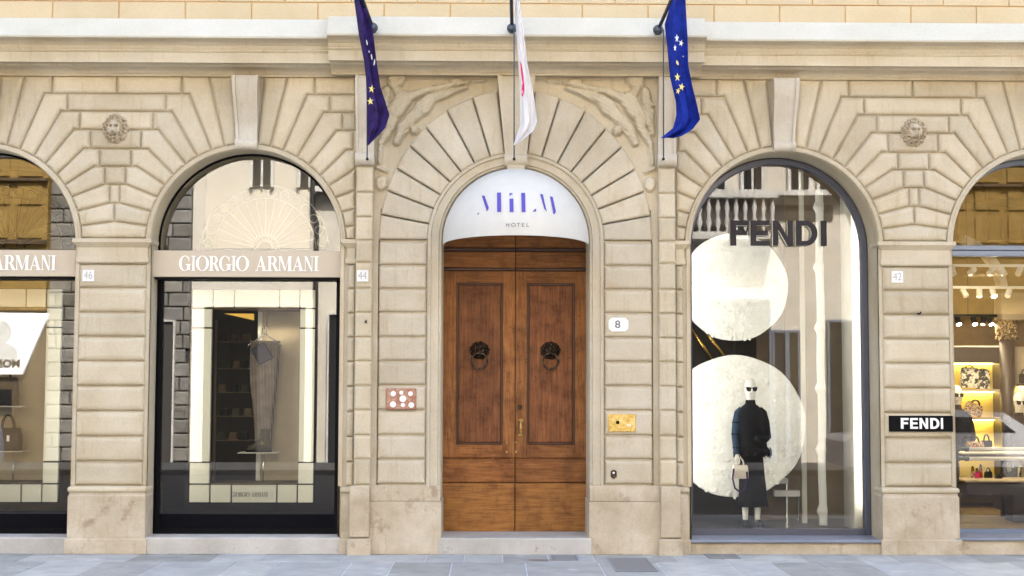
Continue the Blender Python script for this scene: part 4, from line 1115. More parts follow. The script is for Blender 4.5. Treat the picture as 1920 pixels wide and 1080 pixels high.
flag('bright blue flag with yellow stars on the right pole',
     [(1282, -60), (1260, 0), (1246, 46), (1251.6, 95), (1256, 144), (1267, 190), (1268, 215), (1262, 240), (1246, 253)], [(1292, -60), (1285, 0), (1289, 69), (1290, 121), (1297.6, 161), (1307.6, 201), (1312.5, 224), (1297.6, 243), (1272, 258), (1246, 259.5)], -60, 258.5,
     'flag_blue', -1.0, 2.4, (1234, 56), (1255, 8), 1244, 55,
     [(1269, 72, 4.2, 8.5, 0, 'star_white', S), (1277, 81, 4.8, 7, 20, 'star_white', S), (1265.5, 90, 3, 7, 0, 'star_white', S), (1270, 118, 2, 5, -20, 'star_yellow', 'm'),
      (1270, 145, 5.6, 8.5, 0, 'star_yellow', S), (1278, 163, 6.4, 8.0, 12, 'star_yellow', S), (1271, 171, 4.6, 6.5, 15, 'star_yellow', S), (1281, 106, 1.2, 1.2, 0, 'star_white', 'm')])

# ------------------------------------------------------------------ inside the left pair of windows
def room(x0, x1, y0, y1, z0, z1, wallm, floorm, ceilm, back=None):
    struct(MB().box(x0, x1, y1, y1 + 0.05, z0, z1), 'interior_wall', back or wallm)
    struct(MB().box(x0 - 0.05, x0, y0, y1, z0, z1), 'interior_wall', wallm)
    struct(MB().box(x1, x1 + 0.05, y0, y1, z0, z1), 'interior_wall', wallm)
    struct(MB().box(x0, x1, y0, y1, z0 - 0.05, z0), 'interior_floor', floorm)
    struct(MB().box(x0, x1, y0, y1, z1, z1 + 0.05), 'interior_ceiling', ceilm)
for ci, c in enumerate(ARCH[:2]):
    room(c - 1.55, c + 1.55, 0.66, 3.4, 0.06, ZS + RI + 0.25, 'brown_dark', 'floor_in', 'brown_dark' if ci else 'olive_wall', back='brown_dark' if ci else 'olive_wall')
    # tiled frame around the display opening
    y = 0.72
    t = empty('tiled_surround', (c, y, PZ(943, 461, y)), label=['cream tiled display surround behind the leftmost window glass', 'cream tiled display surround framing the hanging trousers'][ci], cat='tiled surround', group='cream tiled display surrounds')
    X = lambda v, py=700: PX(v, py, y) - XA + c
    Z = lambda v: PZ(v, 461, y)
    xs_t = [X(360, 560), X(397), X(437), X(522), X(560), X(592, 560)]; g = 0.009
    xo0, xo1, xi0, xi1 = xs_t[0], xs_t[5], xs_t[1], xs_t[4]
    def tile(x0, x1, z0, z1):
        MB().box(x0 + g, x1 - g, y, y + 0.05, z0 + g, z1 - g, bev=0.003).build('tile', 'tile_cream', t)
    for k in range(5): tile(xs_t[k], xs_t[k+1], Z(578), Z(542))
    for k in range(5): tile(xs_t[k], xs_t[k+1], Z(943.5), Z(908))
    for (a, b_) in ((xo0, xi0), (xi1, xo1)):
        tile(a, b_, Z(615), Z(578)); tile(a, b_, Z(867), Z(615)); tile(a, b_, Z(908), Z(867))
    bk = MB(); bk.box(xo0, xo1, y + 0.05, y + 0.08, Z(578), Z(542)).box(xo0, xo1, y + 0.05, y + 0.08, Z(943.5), Z(908)).box(xo0, xi0, y + 0.05, y + 0.08, Z(908), Z(578)).box(xi1, xo1, y + 0.05, y + 0.08, Z(908), Z(578))
    bk.build('backing_frame', 'black_matt', t)
    ib = MB(); ib.box(xi0, xi1, y + 0.02, y + 0.5, Z(578) - 0.012, Z(578)).box(xi0, xi1, y + 0.02, y + 0.5, Z(908), Z(908) + 0.012)
    ib.build('inner_lining', 'brown_mid', t)
    # panels behind the opening
    t2 = empty('backdrop_screen', (c, y + 0.55, Z(908)), label=['pale panel behind the handbags in the leftmost window', 'beige panel hanging half across behind the trousers'][ci], cat='screen')
    if ci:
        MB().box(X(478), X(560), y + 0.50, y + 0.53, Z(912), Z(570), bev=0.004).build('panel', 'beige_panel', t2)
        MB().box(X(470), X(478), y + 0.46, y + 0.50, Z(912), Z(570)).build('edge_strip', 'cream_panel', t2)
    else:
        MB().box(X(360), X(560), y + 0.50, y + 0.53, Z(912), Z(578), bev=0.004).build('panel', 'beige_panel', t2)
    # sunburst ironwork behind the upper glass
    yf2 = 1.25; ccx = (PX(497, 463, yf2) if ci else PX(21, 463, yf2)); ccz = PZ(466, 461, yf2); m_i = 'iron_pale' if ci else 'iron'
    t3 = empty('fan_grille', (ccx, yf2, ccz), label=['dark iron sunburst grille behind the glass of the leftmost arch', 'pale sunburst grille before the beige blind in the arch above the trousers'][ci], cat='grille', group='sunburst grilles in the arches')
    R1, R2 = 0.17, 0.62
    for k in range(1, 16):
        a = math.pi * k / 16; MB().tube([(ccx + R1 * math.cos(a), yf2, ccz + R1 * math.sin(a)), (ccx + R2 * math.cos(a), yf2, ccz + R2 * math.sin(a))], 0.0085 if ci else 0.013, 6).build('ray', m_i, t3)
    b = MB()
    for k in range(14):
        a = math.pi * (k + 0.5) / 14; b.torus((ccx + 0.70 * math.cos(a), yf2, ccz + 0.70 * math.sin(a)), 0.052, 0.008, 'y', 14, 5)
    b.torus((ccx, yf2, ccz), R2, 0.009, 'y', 30, 6, a1=math.pi).torus((ccx, yf2, ccz), 0.78, 0.009, 'y', 30, 6, a1=math.pi)
    b.build('scroll_ring', m_i, t3, smooth=True)
    b = MB().torus((ccx, yf2, ccz), R1, 0.012, 'y', 24, 6, a1=math.pi).torus((ccx, yf2, ccz), 0.09, 0.012, 'y', 20, 6, a1=math.pi)
    for k in range(10):
        a = math.pi * (k + 0.5) / 10; b.torus((ccx + 0.13 * math.cos(a), yf2, ccz + 0.13 * math.sin(a)), 0.022, 0.006, 'y', 10, 5)
    b.build('hub', m_i, t3, smooth=True)
    if ci:
        x0, x1 = PX(386, 400, 1.5), PX(581, 400, 1.5)
        p = [(x0, PZ(465, 461, 1.5)), (x1, PZ(465, 461, 1.5)), (x1, PZ(330, 461, 1.5))] + [(x0 + (x1 - x0) * (0.5 + 0.5 * math.cos(a)), PZ(330, 461, 1.5) + 0.32 * math.sin(a)) for a in [math.pi * k / 12 for k in range(13)]][1:]
        bl_ = MB().prism(ccw(p), 1.53, 1.5).build('window_blind', 'blind', None, label='beige arched roller blind behind the sunburst grille above the trousers', cat='blind')
    else:
        x0, x1 = PX(0, 400, 1.5) - 0.8, PX(135, 400, 1.5)
        b = MB()
    struct(MB().box(c - 1.5, c + 1.5, 0.40, 2.0, PZ(500, 461, 0.6), PZ(500, 461, 0.6) + 0.05), 'interior_soffit', 'beige_panel')
c = XA
# trousers on a hanger, pouch, ankle boot on a glass shelf
Yt = 1.02
xt = lambda v: PX(v, 700, Yt); zt = lambda v: PZ(v, 461, Yt)
t = empty('trousers', (xt(494), Yt, zt(830)), label='striped taupe trousers hanging folded from the hanger in the second window', cat='trousers')
rings = []
for py, l, r_ in ((640, 470, 523), (655, 469, 523), (690, 468, 521), (720, 470, 518), (750, 474, 515), (780, 477, 512), (805, 479, 510), (826, 480, 508), (832, 480, 508)):
    rings.append(((xt(l) + xt(r_)) / 2, Yt, zt(py), (xt(r_) - xt(l)) / 2, 0.045))
MB().loft(rings, 28, pw=5).build('front_leg', 'linen', t, smooth=True)
MB().loft([(a + 0.02, b_ + 0.05, z, rx * 0.92, ry * 0.8) for a, b_, z, rx, ry in rings], 28, pw=5).build('rear_leg', 'linen', t, smooth=True)
MB().loft([(a, b_ + .01, z, rx * 1.03, ry * 1.4) for a, b_, z, rx, ry in ((rings[0][0], Yt, zt(646), rings[0][3], .05), (rings[0][0], Yt, zt(639), rings[0][3], .05))], 28, pw=5).build('waistband', 'linen', t, smooth=True)
for dxp in (-0.05, 0.03, 0.09): MB().tube([(rings[0][0] + dxp, Yt - 0.052, zt(645)), (rings[3][0] + dxp * .9, Yt - 0.05, zt(720)), (rings[-1][0] + dxp * .6, Yt - 0.047, zt(828))], 0.004, 5).build('crease', 'linen', t)
t = empty('clothes_hanger', (xt(495), Yt, zt(645)), label='thin silver wire hanger above the trousers', cat='hanger')
b = MB().tube([(xt(464), Yt - 0.03, zt(651)), (xt(466), Yt - .03, zt(647)), (xt(492), Yt, zt(630)), (xt(497), Yt, zt(626)), (xt(502), Yt, zt(630)), (xt(526), Yt - .03, zt(645)), (xt(528), Yt - .03, zt(649))], 0.0075, 8)
b.build('arms', 'chrome', t, smooth=True)
MB().torus((xt(494.5), Yt, zt(618)), 0.022, 0.005, 'y', 20, 6, a0=-2.2, a1=3.4).tube([(xt(494.5), Yt, zt(630)), (xt(494.5), Yt, zt(612))], 0.006, 6).build('hook', 'chrome', t, smooth=True)
MB().tube([(xt(498), Yt + .03, zt(578)), (xt(498), Yt + .03, zt(632))], 0.004, 6).build('wire', 'chrome', t)
t = empty('pouch', (xt(492), Yt - .08, zt(686)), label='slate blue zip pouch pinned aslant on the trousers', cat='pouch')
p = ccw([(xt(x), zt(y)) for x, y in ((473, 653), (494, 641.5), (499, 644), (512, 668), (512, 672), (490, 683), (486, 681), (472, 657))])
MB().block(p, Yt - 0.05, Yt - 0.095, 0.016, 0).build('body', 'felt', t)
MB().tube([(xt(495), Yt - .09, zt(643)), (xt(512), Yt - .09, zt(669))], 0.005, 6).build('zip', 'black', t)
t = empty('glass_shelf', (xt(488), Yt, zt(849)), label='clear shelf on a thin rod carrying the ankle boot', cat='shelf')
MB().box(xt(452), xt(524), Yt - 0.16, Yt + 0.12, zt(849), zt(849) + 0.010, bev=0.002).build('top', 'cream_panel', t)
MB().tube([(xt(496), Yt, zt(849)), (xt(496), Yt, zt(905))], 0.010, 10).build('rod', 'chrome', t, smooth=True)
def boot(cx, cy, z0, L, parent):
    b = MB(); prof = [(0.0, 0.10, 0.05), (0.12, 0.16, 0.17), (0.25, 0.18, 0.24), (0.42, 0.18, 0.36), (0.56, 0.17, 0.56), (0.66, 0.17, 0.66), (0.82, 0.17, 0.70), (0.96, 0.15, 0.68), (1.0, 0.10, 0.58)]
    n = 14; v = []; hh = L * 0.95
    rings = [(0.03, 0.07, 0.02), (0.10, 0.15, 0.19), (0.25, 0.18, 0.26), (0.40, 0.17, 0.34), (0.55, 0.165, 0.50)]
    # foot as rings along x
    for u, wd, h in rings + [(0.75, 0.16, 0.55), (0.93, 0.14, 0.5), (1.0, 0.08, 0.3)]:
        for k in range(n):
            a = 2 * math.pi * k / n; v.append((cx + (u - 0.5) * L, cy + wd * L * math.cos(a), z0 + 0.05 * L + h * L * (0.5 + 0.5 * math.sin(a))))
    m = len(rings) + 3
    b.add(v, [(i*n + k, (i+1)*n + k, (i+1)*n + (k+1) % n, i*n + (k+1) % n) for i in range(m - 1) for k in range(n)] + [tuple(range(n)), tuple((m-1)*n + k for k in range(n))[::-1]])
    b.loft([(cx + 0.27 * L, cy, z0 + 0.30 * L, 0.24 * L, 0.15 * L), (cx + 0.25 * L, cy, z0 + 0.60 * L, 0.19 * L, 0.14 * L), (cx + 0.25 * L, cy, z0 + 0.86 * L, 0.20 * L, 0.15 * L), (cx + 0.25 * L, cy, z0 + 0.9 * L, 0.17 * L, 0.12 * L)], 18)
    b.build('upper', 'leather_olive', parent, smooth=True)
    MB().box(cx - 0.49 * L, cx + 0.51 * L, cy - 0.17 * L, cy + 0.17 * L, z0, z0 + 0.09 * L, bev=0.008).build('sole', 'black_matt', parent)
    for k in range(5):
        u = -0.12 + 0.055 * k; MB().tube([(cx + u * L, cy - 0.12 * L, z0 + (0.36 + 0.11 * k) * L), (cx + (u + .02) * L, cy + .08 * L, z0 + (0.42 + 0.11 * k) * L)], 0.005, 6).build('lace', 'chrome', parent)
t = empty('ankle_boot', (xt(486), Yt - .03, zt(849) + .01), label='dark olive lace-up ankle boot on the clear shelf', cat='boot')
boot((xt(464) + xt(511)) / 2, Yt - 0.03, zt(849) + 0.011, xt(511) - xt(464), t)
x, z = P(494, 838, Yt); MB().torus((x + 0.0, Yt - 0.085, z + .045), 0.014, 0.004, 'y', 16, 5).build('eyelet', 'gold', t)
# small lettering on the lower tile
t = empty('small_sign', (PX(468, 927, .72), 0.715, PZ(932, 461, .72)), label='small dark serif lettering on the lowest middle tile under the trousers', cat='lettering')
for ch, a, b_ in GA:
    x0 = PX(434 + (a - 103) * 68 / 1677, 927, 0.716); x1 = PX(434 + (b_ - 103) * 68 / 1677, 927, 0.716)
    letter(t, didone, ch, x0, x1, PZ(931.5, 461, .716), PZ(923, 461, .716), 0.719, 0.716, 'ink')
# handbags in the leftmost window
def handbag(cx, cy, z0, wd, h, dp, mat, parent, handle='black', hh=0.6, tag=False):
    b = MB(); b.loft([(cx, cy, z0, wd * .49, dp * .5), (cx, cy, z0 + h * .06, wd * .5, dp * .52), (cx, cy, z0 + h * .7, wd * .49, dp * .42), (cx, cy, z0 + h * .95, wd * .46, dp * .26), (cx, cy, z0 + h, wd * .42, dp * .16)], 28, pw=5)
    b.build('body', mat, parent, smooth='auto')
    for s in (-1, 1):
        pts = [(cx - wd * .22, cy + s * dp * .22, z0 + h * .9)] + [(cx - wd * .22 * math.cos(a), cy + s * dp * .2, z0 + h * (.95 + hh * math.sin(a))) for a in [math.pi * k / 10 for k in range(11)]] + [(cx + wd * .22, cy + s * dp * .22, z0 + h * .9)]
        MB().tube(pts, 0.02 * max(wd, .2) ** .7, 8).build('strap_handle', handle, parent, smooth=True)
    MB().tube([(cx - wd * .42, cy, z0 + h), (cx + wd * .42, cy, z0 + h)], 0.004, 6).build('zip', 'chrome', parent)
    if tag: MB().box(cx + wd * .04, cx + wd * .13, cy - dp * .53, cy - dp * .50, z0 + h * .42, z0 + h * .68).build('tag', 'white', parent)
Yh = 1.0
x, z = P(14, 846, Yh); t = empty('handbag', (x, Yh, z), label='black leather handbag with a white tag on the lower shelf of the leftmost window', cat='handbag')
handbag(x, Yh, z + .008, 0.34, 0.27, 0.15, 'leather_black', t, 'leather_black', 0.62, True)
x, z = P(6, 762, Yh); t = empty('document_bag', (x, Yh, z), label='upright black leather case hanging above the handbag in the leftmost window', cat='bag')
handbag(x + 0.0, Yh, z + .008, 0.36, 0.34, 0.11, 'leather_black', t, 'leather_black', 0.3)
for py, nm in ((846, 'glass shelf under the black handbag in the leftmost window'), (762, 'glass shelf under the upright black case in the leftmost window')):
    z = PZ(py, 20, Yh); t = empty('glass_shelf', (PX(10, py, Yh), Yh, z), label=nm, cat='shelf')
    MB().box(PX(-60, py, Yh), PX(48, py, Yh), Yh - .14, Yh + .14, z - .004, z + .006, bev=0.002).build('top', 'cream_panel', t)
    MB().tube([(PX(20, py, Yh), Yh + .1, z), (PX(20, py, Yh), Yh + .1, z - 0.5)], 0.007, 8).build('rod', 'chrome', t, smooth=True)

# ------------------------------------------------------------------ inside the right window: discs, mannequin
c = ARCH[2]
xl_r, xr_r = c - 1.25, c + 1.25
struct(MB().box(xl_r, xr_r + .05, 2.6, 2.65, 0.0, 5.3), 'interior_wall', 'brown_dark')
struct(MB().box(c + 0.05, c + 0.42, 2.0, 2.595, 0.1, 5.19), 'interior_wall', 'brown_mid')
struct(MB().box(c + 0.422, xr_r - .001, 2.2, 2.595, 0.1, 5.19), 'interior_wall', 'tan_wall')
struct(MB().box(xl_r - .05, xl_r, 0.66, 2.6, 0.1, 5.2), 'interior_wall', 'brown_dark')
struct(MB().box(xr_r, xr_r + .05, 0.66, 2.6, 0.1, 5.2), 'interior_wall', 'tan_wall')
struct(MB().box(xl_r, xr_r, 0.56, 2.6, 0.05, ZSF + 0.02), 'interior_floor', 'floor_in')
struct(MB().box(xl_r, xr_r, 0.66, 2.6, 5.2, 5.25), 'interior_ceiling', 'tan_wall')
Yd = 1.22
for (px, py, rp, lab) in ((1377, 538, 101.5, 'upper round white feathered disc behind the big letters'), (1379, 799, 132.5, 'larger round white feathered disc behind the mannequin')):
    cx, cz = P(px, py, Yd); rr = rp / 2640.0 * (16 + Yd)
    t = empty('feather_disc', (cx, Yd, cz - rr), label=lab, cat='disc', group='white feathered discs')
    b = MB(); v = []; N = 72
    rings = ((1.0, Yd + .05), (1.0, Yd), (0.985, Yd - .012), (0.0, Yd - .02))
    for f_, y in rings:
        for k in range(N):
            a = 2 * math.pi * k / N; q = f_ * (1 + 0.006 * math.sin(9 * a)) * rr; v.append((cx + q * math.cos(a), y, cz + q * math.sin(a)))
    b.add(v, [(i*N + k, i*N + (k+1) % N, (i+1)*N + (k+1) % N, (i+1)*N + k) for i in range(3) for k in range(N)])
    b.build('disc_board', 'fur_white', t)
    b = MB(); nf = 420 if rr > 0.8 else 280; rnd = random.Random(3)
    for k in range(nf):
        q = rr * math.sqrt(rnd.random()) * 0.965; a = rnd.random() * 2 * math.pi
        x, z = cx + q * math.cos(a), cz + q * math.sin(a); L = rnd.uniform(.03, .06); th = rnd.uniform(-0.7, 0.7)
        ux, uz = math.sin(th), -math.cos(th); wx, wz = -uz, ux; ww = L * rnd.uniform(.35, .6); lift = rnd.uniform(.004, .013)
        b.add([(x, Yd - .021, z), (x + ux * L * .6 + wx * ww, Yd - .022 - lift * .6, z + uz * L * .6 + wz * ww), (x + ux * L, Yd - .022 - lift, z + uz * L), (x + ux * L * .6 - wx * ww, Yd - .022 - lift * .6, z + uz * L * .6 - wz * ww)], [(0, 1, 2, 3)])
    b.build('feathers', 'fur_white', t, kind='stuff')
    b = MB(); 
    b.tube([(cx, Yd + .03, cz + rr), (cx, Yd + .03, 5.2)], 0.002, 5); b.build('hanging_wire', 'iron', t)

def mannequin(cx, cy, z0, h, label, striped=False, lower=True, cat='mannequin', turn=1):
    """standing dummy, feet at z0, height h"""
    t = empty('mannequin', (cx, cy, z0), label=label, cat=cat)
    Z = lambda f_: z0 + f_ * h
    S_ = h
    # body: one surface from hips to crown
    b = MB(); b.loft([(cx, cy, Z(.46), .10 * S_ / 1.75, .07), (cx, cy, Z(.52), .16, .11), (cx, cy, Z(.60), .13, .10), (cx, cy, Z(.70), .125, .10), (cx, cy, Z(.775), .105, .07), (cx, cy, Z(.812), .065, .055),
        (cx, cy, Z(.83), .055, .055), (cx, cy - .005, Z(.86), .047, .05), (cx, cy - .015, Z(.872), .052, .062), (cx, cy - .02, Z(.89), .055, .075), (cx, cy - .015, Z(.915), .064, .086), (cx, cy - .01, Z(.95), .068, .090), (cx, cy, Z(.975), .060, .080), (cx, cy, Z(.990), .042, .058), (cx, cy, Z(1.0), .012, .018)], 24)
    b.ball((cx, cy - .108, Z(.915)), .011, .016, .024)
    b.build('body', 'skin_white', t, smooth=True)
    MB().ball((cx - .012, cy - .098, Z(.892)), .022, .008, .006).build('lips', 'marble', t, smooth=True)
    g = MB()
    for s in (-1, 1):
        g.block(ccw([(cx + s * .002, Z(.936)), (cx + s * .066, Z(.942)), (cx + s * .064, Z(.918)), (cx + s * .044, Z(.908)), (cx + s * .012, Z(.912))]), cy - .095, cy - .108, .003, 0)
        g.tube([(cx + s * .055, cy - .10, Z(.934)), (cx + s * .075, cy - .03, Z(.934))], .003, 5)
    g.build('sunglasses', 'lens', t)
    # roll neck and top
    MB().loft([(cx, cy, Z(.80), .085, .07), (cx, cy, Z(.83), .062, .062), (cx, cy, Z(.852), .056, .058)], 20).build('roll_neck', 'wool_black', t, smooth=True)
    b = MB(); b.loft([(cx + .01, cy, Z(.50), .175, .13), (cx + .015, cy, Z(.52), .185, .14), (cx + .01, cy, Z(.60), .170, .13), (cx, cy, Z(.70), .168, .125), (cx, cy, Z(.755), .160, .108), (cx, cy, Z(.785), .138, .095), (cx, cy, Z(.808), .100, .080), (cx, cy, Z(.825), .062, .06)], 28, pw=2.1)
    b.build('jacket', 'wool_black', t, smooth=True)
    # arms: left in the picture hangs down with the bag, the other is bent
    al = [(cx - .105, cy, Z(.792)), (cx - .145, cy, Z(.765)), (cx - .172, cy - .01, Z(.70)), (cx - .190, cy - .03, Z(.62)), (cx - .185, cy - .06, Z(.53)), (cx - .175, cy - .08, Z(.485))]
    MB().tube(al, [.035, .050, .050, .046, .040, .036], 14).build('sleeve', 'wool_navy' if striped else 'wool_black', t, smooth=True)
    ar = [(cx + .105, cy, Z(.792)), (cx + .145, cy, Z(.765)), (cx + .175, cy, Z(.70)), (cx + .192, cy - .03, Z(.60)), (cx + .14, cy - .15, Z(.585)), (cx + .02, cy - .18, Z(.60))]
    MB().tube(ar, [.035, .050, .052, .050, .046, .040], 14).build('sleeve', 'wool_black', t, smooth=True)
    if striped:
        for k in range(3): q = al[k + 2]; MB().torus((q[0], q[1], q[2]), .052 - .004 * k, .006, 'z', 18, 5).build('sleeve_stripe', 'black', t)
    # hand: palm, four fingers, thumb
    def hand(x, y, z, s):
        b = MB().loft([(x, y, z - .075, .030, .014), (x, y, z - .04, .032, .016), (x, y, z, .024, .018)], 12)
        for k in range(4):
            fx = x - .024 + .016 * k; L = (.055, .068, .062, .048)[k]
            b.tube([(fx, y, z - .07), (fx, y - .012, z - .07 - L * .5), (fx, y + .004, z - .07 - L)], [.008, .0075, .006], 6)
        b.tube([(x + s * .026, y, z - .02), (x + s * .045, y - .015, z - .05), (x + s * .042, y - .02, z - .075)], [.010, .009, .007], 6)
        b.build('hand', 'skin_white', t, smooth=True)
    hand(al[-1][0], al[-1][1], Z(.488), 1)
    if lower:
        # fur trimmed hem
        b = MB().loft([(cx + .03, cy, Z(.475), .19, .14), (cx + .03, cy, Z(.50), .20, .155), (cx + .02, cy, Z(.53), .19, .145)], 40)
        rnd = random.Random(5)
        for k in range(260):
            a = rnd.random() * 2 * math.pi; q = rnd.uniform(.9, 1.0); x, y = cx + .02 + .22 * q * math.cos(a), cy + .16 * q * math.sin(a); z = Z(rnd.uniform(.475, .53))
            b.add([(x - .006, y, z), (x + .006, y, z), (x + .02 * math.cos(a), y + .02 * math.sin(a), z - rnd.uniform(.03, .06))], [(0, 1, 2)])
        b.build('fur_hem', 'wool_black', t, smooth=True)
        MB().loft([(cx + .025, cy, Z(.130), .178, .13), (cx + .02, cy, Z(.20), .168, .13), (cx + .01, cy, Z(.35), .150, .12), (cx, cy, Z(.50), .14, .11)], 32, pw=2.3).build('skirt', 'wool_black', t, smooth=True)
        for s in (-1, 1):
            lx_ = cx + s * .072 + .0
            MB().loft([(lx_, cy, Z(.03), .032, .035), (lx_, cy, Z(.06), .032, .036), (lx_, cy, Z(.13), .042, .048), (lx_, cy, Z(.22), .048, .055)], 14).build('leg', 'skin_white', t, smooth=True)
            sh = MB().loft([(lx_ + .02 * s, cy - .05, z0, .048, .125), (lx_ + .02 * s, cy - .05, z0 + .022, .050, .128), (lx_ + .015 * s, cy - .03, z0 + .055, .042, .10), (lx_ + .01 * s, cy, z0 + .075, .036, .05)], 20)
            sh.build('shoe', 'leather_black', t, smooth=True)
        MB().box(cx - .23, cx + .24, cy - .20, cy + .15, z0 - .018, z0 - .002, bev=.003).build('base_plate', 'steel', t)
    else:
        MB().tube([(cx, cy, z0), (cx, cy, Z(.48))], .02, 10).build('stand_pole', 'chrome', t, smooth=True)
        MB().loft([(cx, cy, z0, .16, .16), (cx, cy, z0 + .01, .16, .16)], 24).build('base_plate', 'chrome', t)
    return t
Ym = 0.90
mx, mz = P(1409, 986, Ym); hm = PZ(709, 1409, Ym) - mz
mannequin(mx, Ym, mz, hm, 'white mannequin in sunglasses, black jacket and long black skirt before the round discs', True)
bx, bz = P(1388, 897, Ym - .1)
t = empty('handbag', (bx, Ym - .1, bz), label='small cream handbag with a violet shoulder strap in the mannequin hand', cat='handbag')
handbag(bx, Ym - .1, bz, 0.19, 0.16, 0.10, 'leather_cream', t, 'leather_cream', 0.55)
MB().tube([(bx - .085, Ym - .15, bz + .12), (bx - .10, Ym - .16, bz), (bx - .075, Ym - .16, bz - .11), (bx - .01, Ym - .16, bz - .16), (bx + .05, Ym - .16, bz - .12), (bx + .075, Ym - .16, bz - .02), (bx + .07, Ym - .15, bz + .08)], 0.011, 8).build('shoulder_strap', 'flag_purple', t, smooth=True)
# twisted white rod, cream side panels, golden bars, low white bars
Yt2 = 1.15
t = empty('knotted_banner', (PX(1540, 980, Yt2), Yt2, PZ(985, 1540, Yt2)), label='tall narrow white cloth strip with small knots right of the discs', cat='hanging')
xa_, xb_ = PX(1532, 700, Yt2), PX(1547, 700, Yt2); zz0 = PZ(985, 1540, Yt2); b = MB(); ring_ = []
for k in range(161):
    z = zz0 + 4.1 * k / 160; u_ = (z * 1.35) % 1.0
    fl = 0.035 * max(0, 1 - abs(u_ - .5) / .10) ; sag = 0.010 * math.sin(z * 5.1)
    ring_.append(((xa_ + xb_) / 2 - fl * .5 + sag * .5, Yt2 - fl * .4, z, (xb_ - xa_) / 2 + fl * .6, .016 + fl * .5))
b.loft(ring_, 12, pw=3.5); b.build('cloth_strip', 'white_matt', t, smooth=True)
t = empty('backdrop_screen', (PX(1612, 980, .8), .8, ZSF), label='narrow cream upright panel at the right edge of the disc window', cat='screen')
MB().box(PX(1601, 900, 0.8), PX(1640, 900, 0.8), 0.8, 1.3, ZSF + .02, 5.1, bev=.004).build('panel', 'cream_panel', t)
t = empty('backdrop_screen', (PX(1508, 980, 1.6), 1.6, ZSF), label='narrow pale upright post between the discs and the knotted rod', cat='screen')
MB().box(PX(1503, 800, 1.6), PX(1512, 800, 1.6), 1.6, 1.64, ZSF + .02, 5.1, bev=.003).build('post', 'cream_panel', t)
for (x0, x1, y0, y1, lab) in ((1452, 1500, 920, 931, 'low white bar floating beside the lower disc'), (1425, 1478, 897, 907, 'short white bar tucked behind the lower disc edge')):
    t = empty('white_bar', (PX((x0 + x1) / 2, y1, 1.7), 1.7, PZ(y1, 1470, 1.7)), label=lab, cat='display bar')
    MB().box(PX(x0, 920, 1.7), PX(x1, 920, 1.7), 1.7, 1.85, PZ(y1, 1470, 1.7), PZ(y0, 1470, 1.7), bev=.003).build('bar', 'white_matt', t)
    MB().box(PX(x1, 920, 1.7) - .02, PX(x1, 920, 1.7), 1.74, 1.8, ZSF, PZ(y1, 1470, 1.7)).build('support', 'chrome', t)
t = empty('gold_tube', (PX(1300, 640, 1.9), 1.9, PZ(640, 1300, 1.9)), label='slanting polished gold tubes glimpsed between the two discs', cat='tube')
for d_ in (0, 22): MB().tube([(PX(1285 + d_, 600, 1.9), 1.9, PZ(600, 1300, 1.9)), (PX(1345 + d_ * 1.3, 680, 1.9), 1.9, PZ(690, 1300, 1.9))], 0.028, 10).build('tube', 'gold', t, smooth=True)

# ------------------------------------------------------------------ the lit shop at the far right
c = ARCH[3]; x0r, x1r = c - 1.3, c + 1.6; YR1 = 4.6
struct(MB().box(x0r, x1r, YR1, YR1 + .05, 0.1, 5.2), 'interior_wall', 'olive_wall')
struct(MB().box(x0r - .05, x0r, 0.66, YR1, 0.1, 5.2), 'interior_wall', 'tan_wall')
struct(MB().box(x1r, x1r + .05, 0.66, YR1, 0.1, 5.2), 'interior_wall', 'tan_wall')
struct(MB().box(x0r, x1r, 0.56, YR1, 0.05, ZSF + 0.02), 'interior_floor', 'brown_mid')
struct(MB().box(x0r, x1r, 0.66, YR1, 5.0, 5.05), 'interior_ceiling', 'olive_wall')
def X4(v, y): return PX(v, 700, y)
def Z4(v, y): return PZ(v, 1860, y)
# coffers in the ceiling wall behind the arch
t = empty('ceiling_coffers', (X4(1860, 3.5), 3.5, Z4(450, 3.5)), label='dim golden coffered panelling high in the rightmost arch', cat='panelling')
for a, b_, p0, p1 in ((1800, 1848, 345, 380), (1856, 1925, 340, 372), (1930, 1990, 340, 372), (1800, 1848, 392, 452), (1856, 1925, 384, 452), (1930, 1990, 384, 452)):
    MB().block(rect(X4(a, 3.5), X4(b_, 3.5), Z4(p1, 3.5), Z4(p0, 3.5)), 3.56, 3.5, 0.03, 0).build('coffer', 'olive_wall', t)
MB().box(x0r, x1r, 3.56, 3.6, Z4(455, 3.5), 5.0).build('backing', 'olive_wall', t)
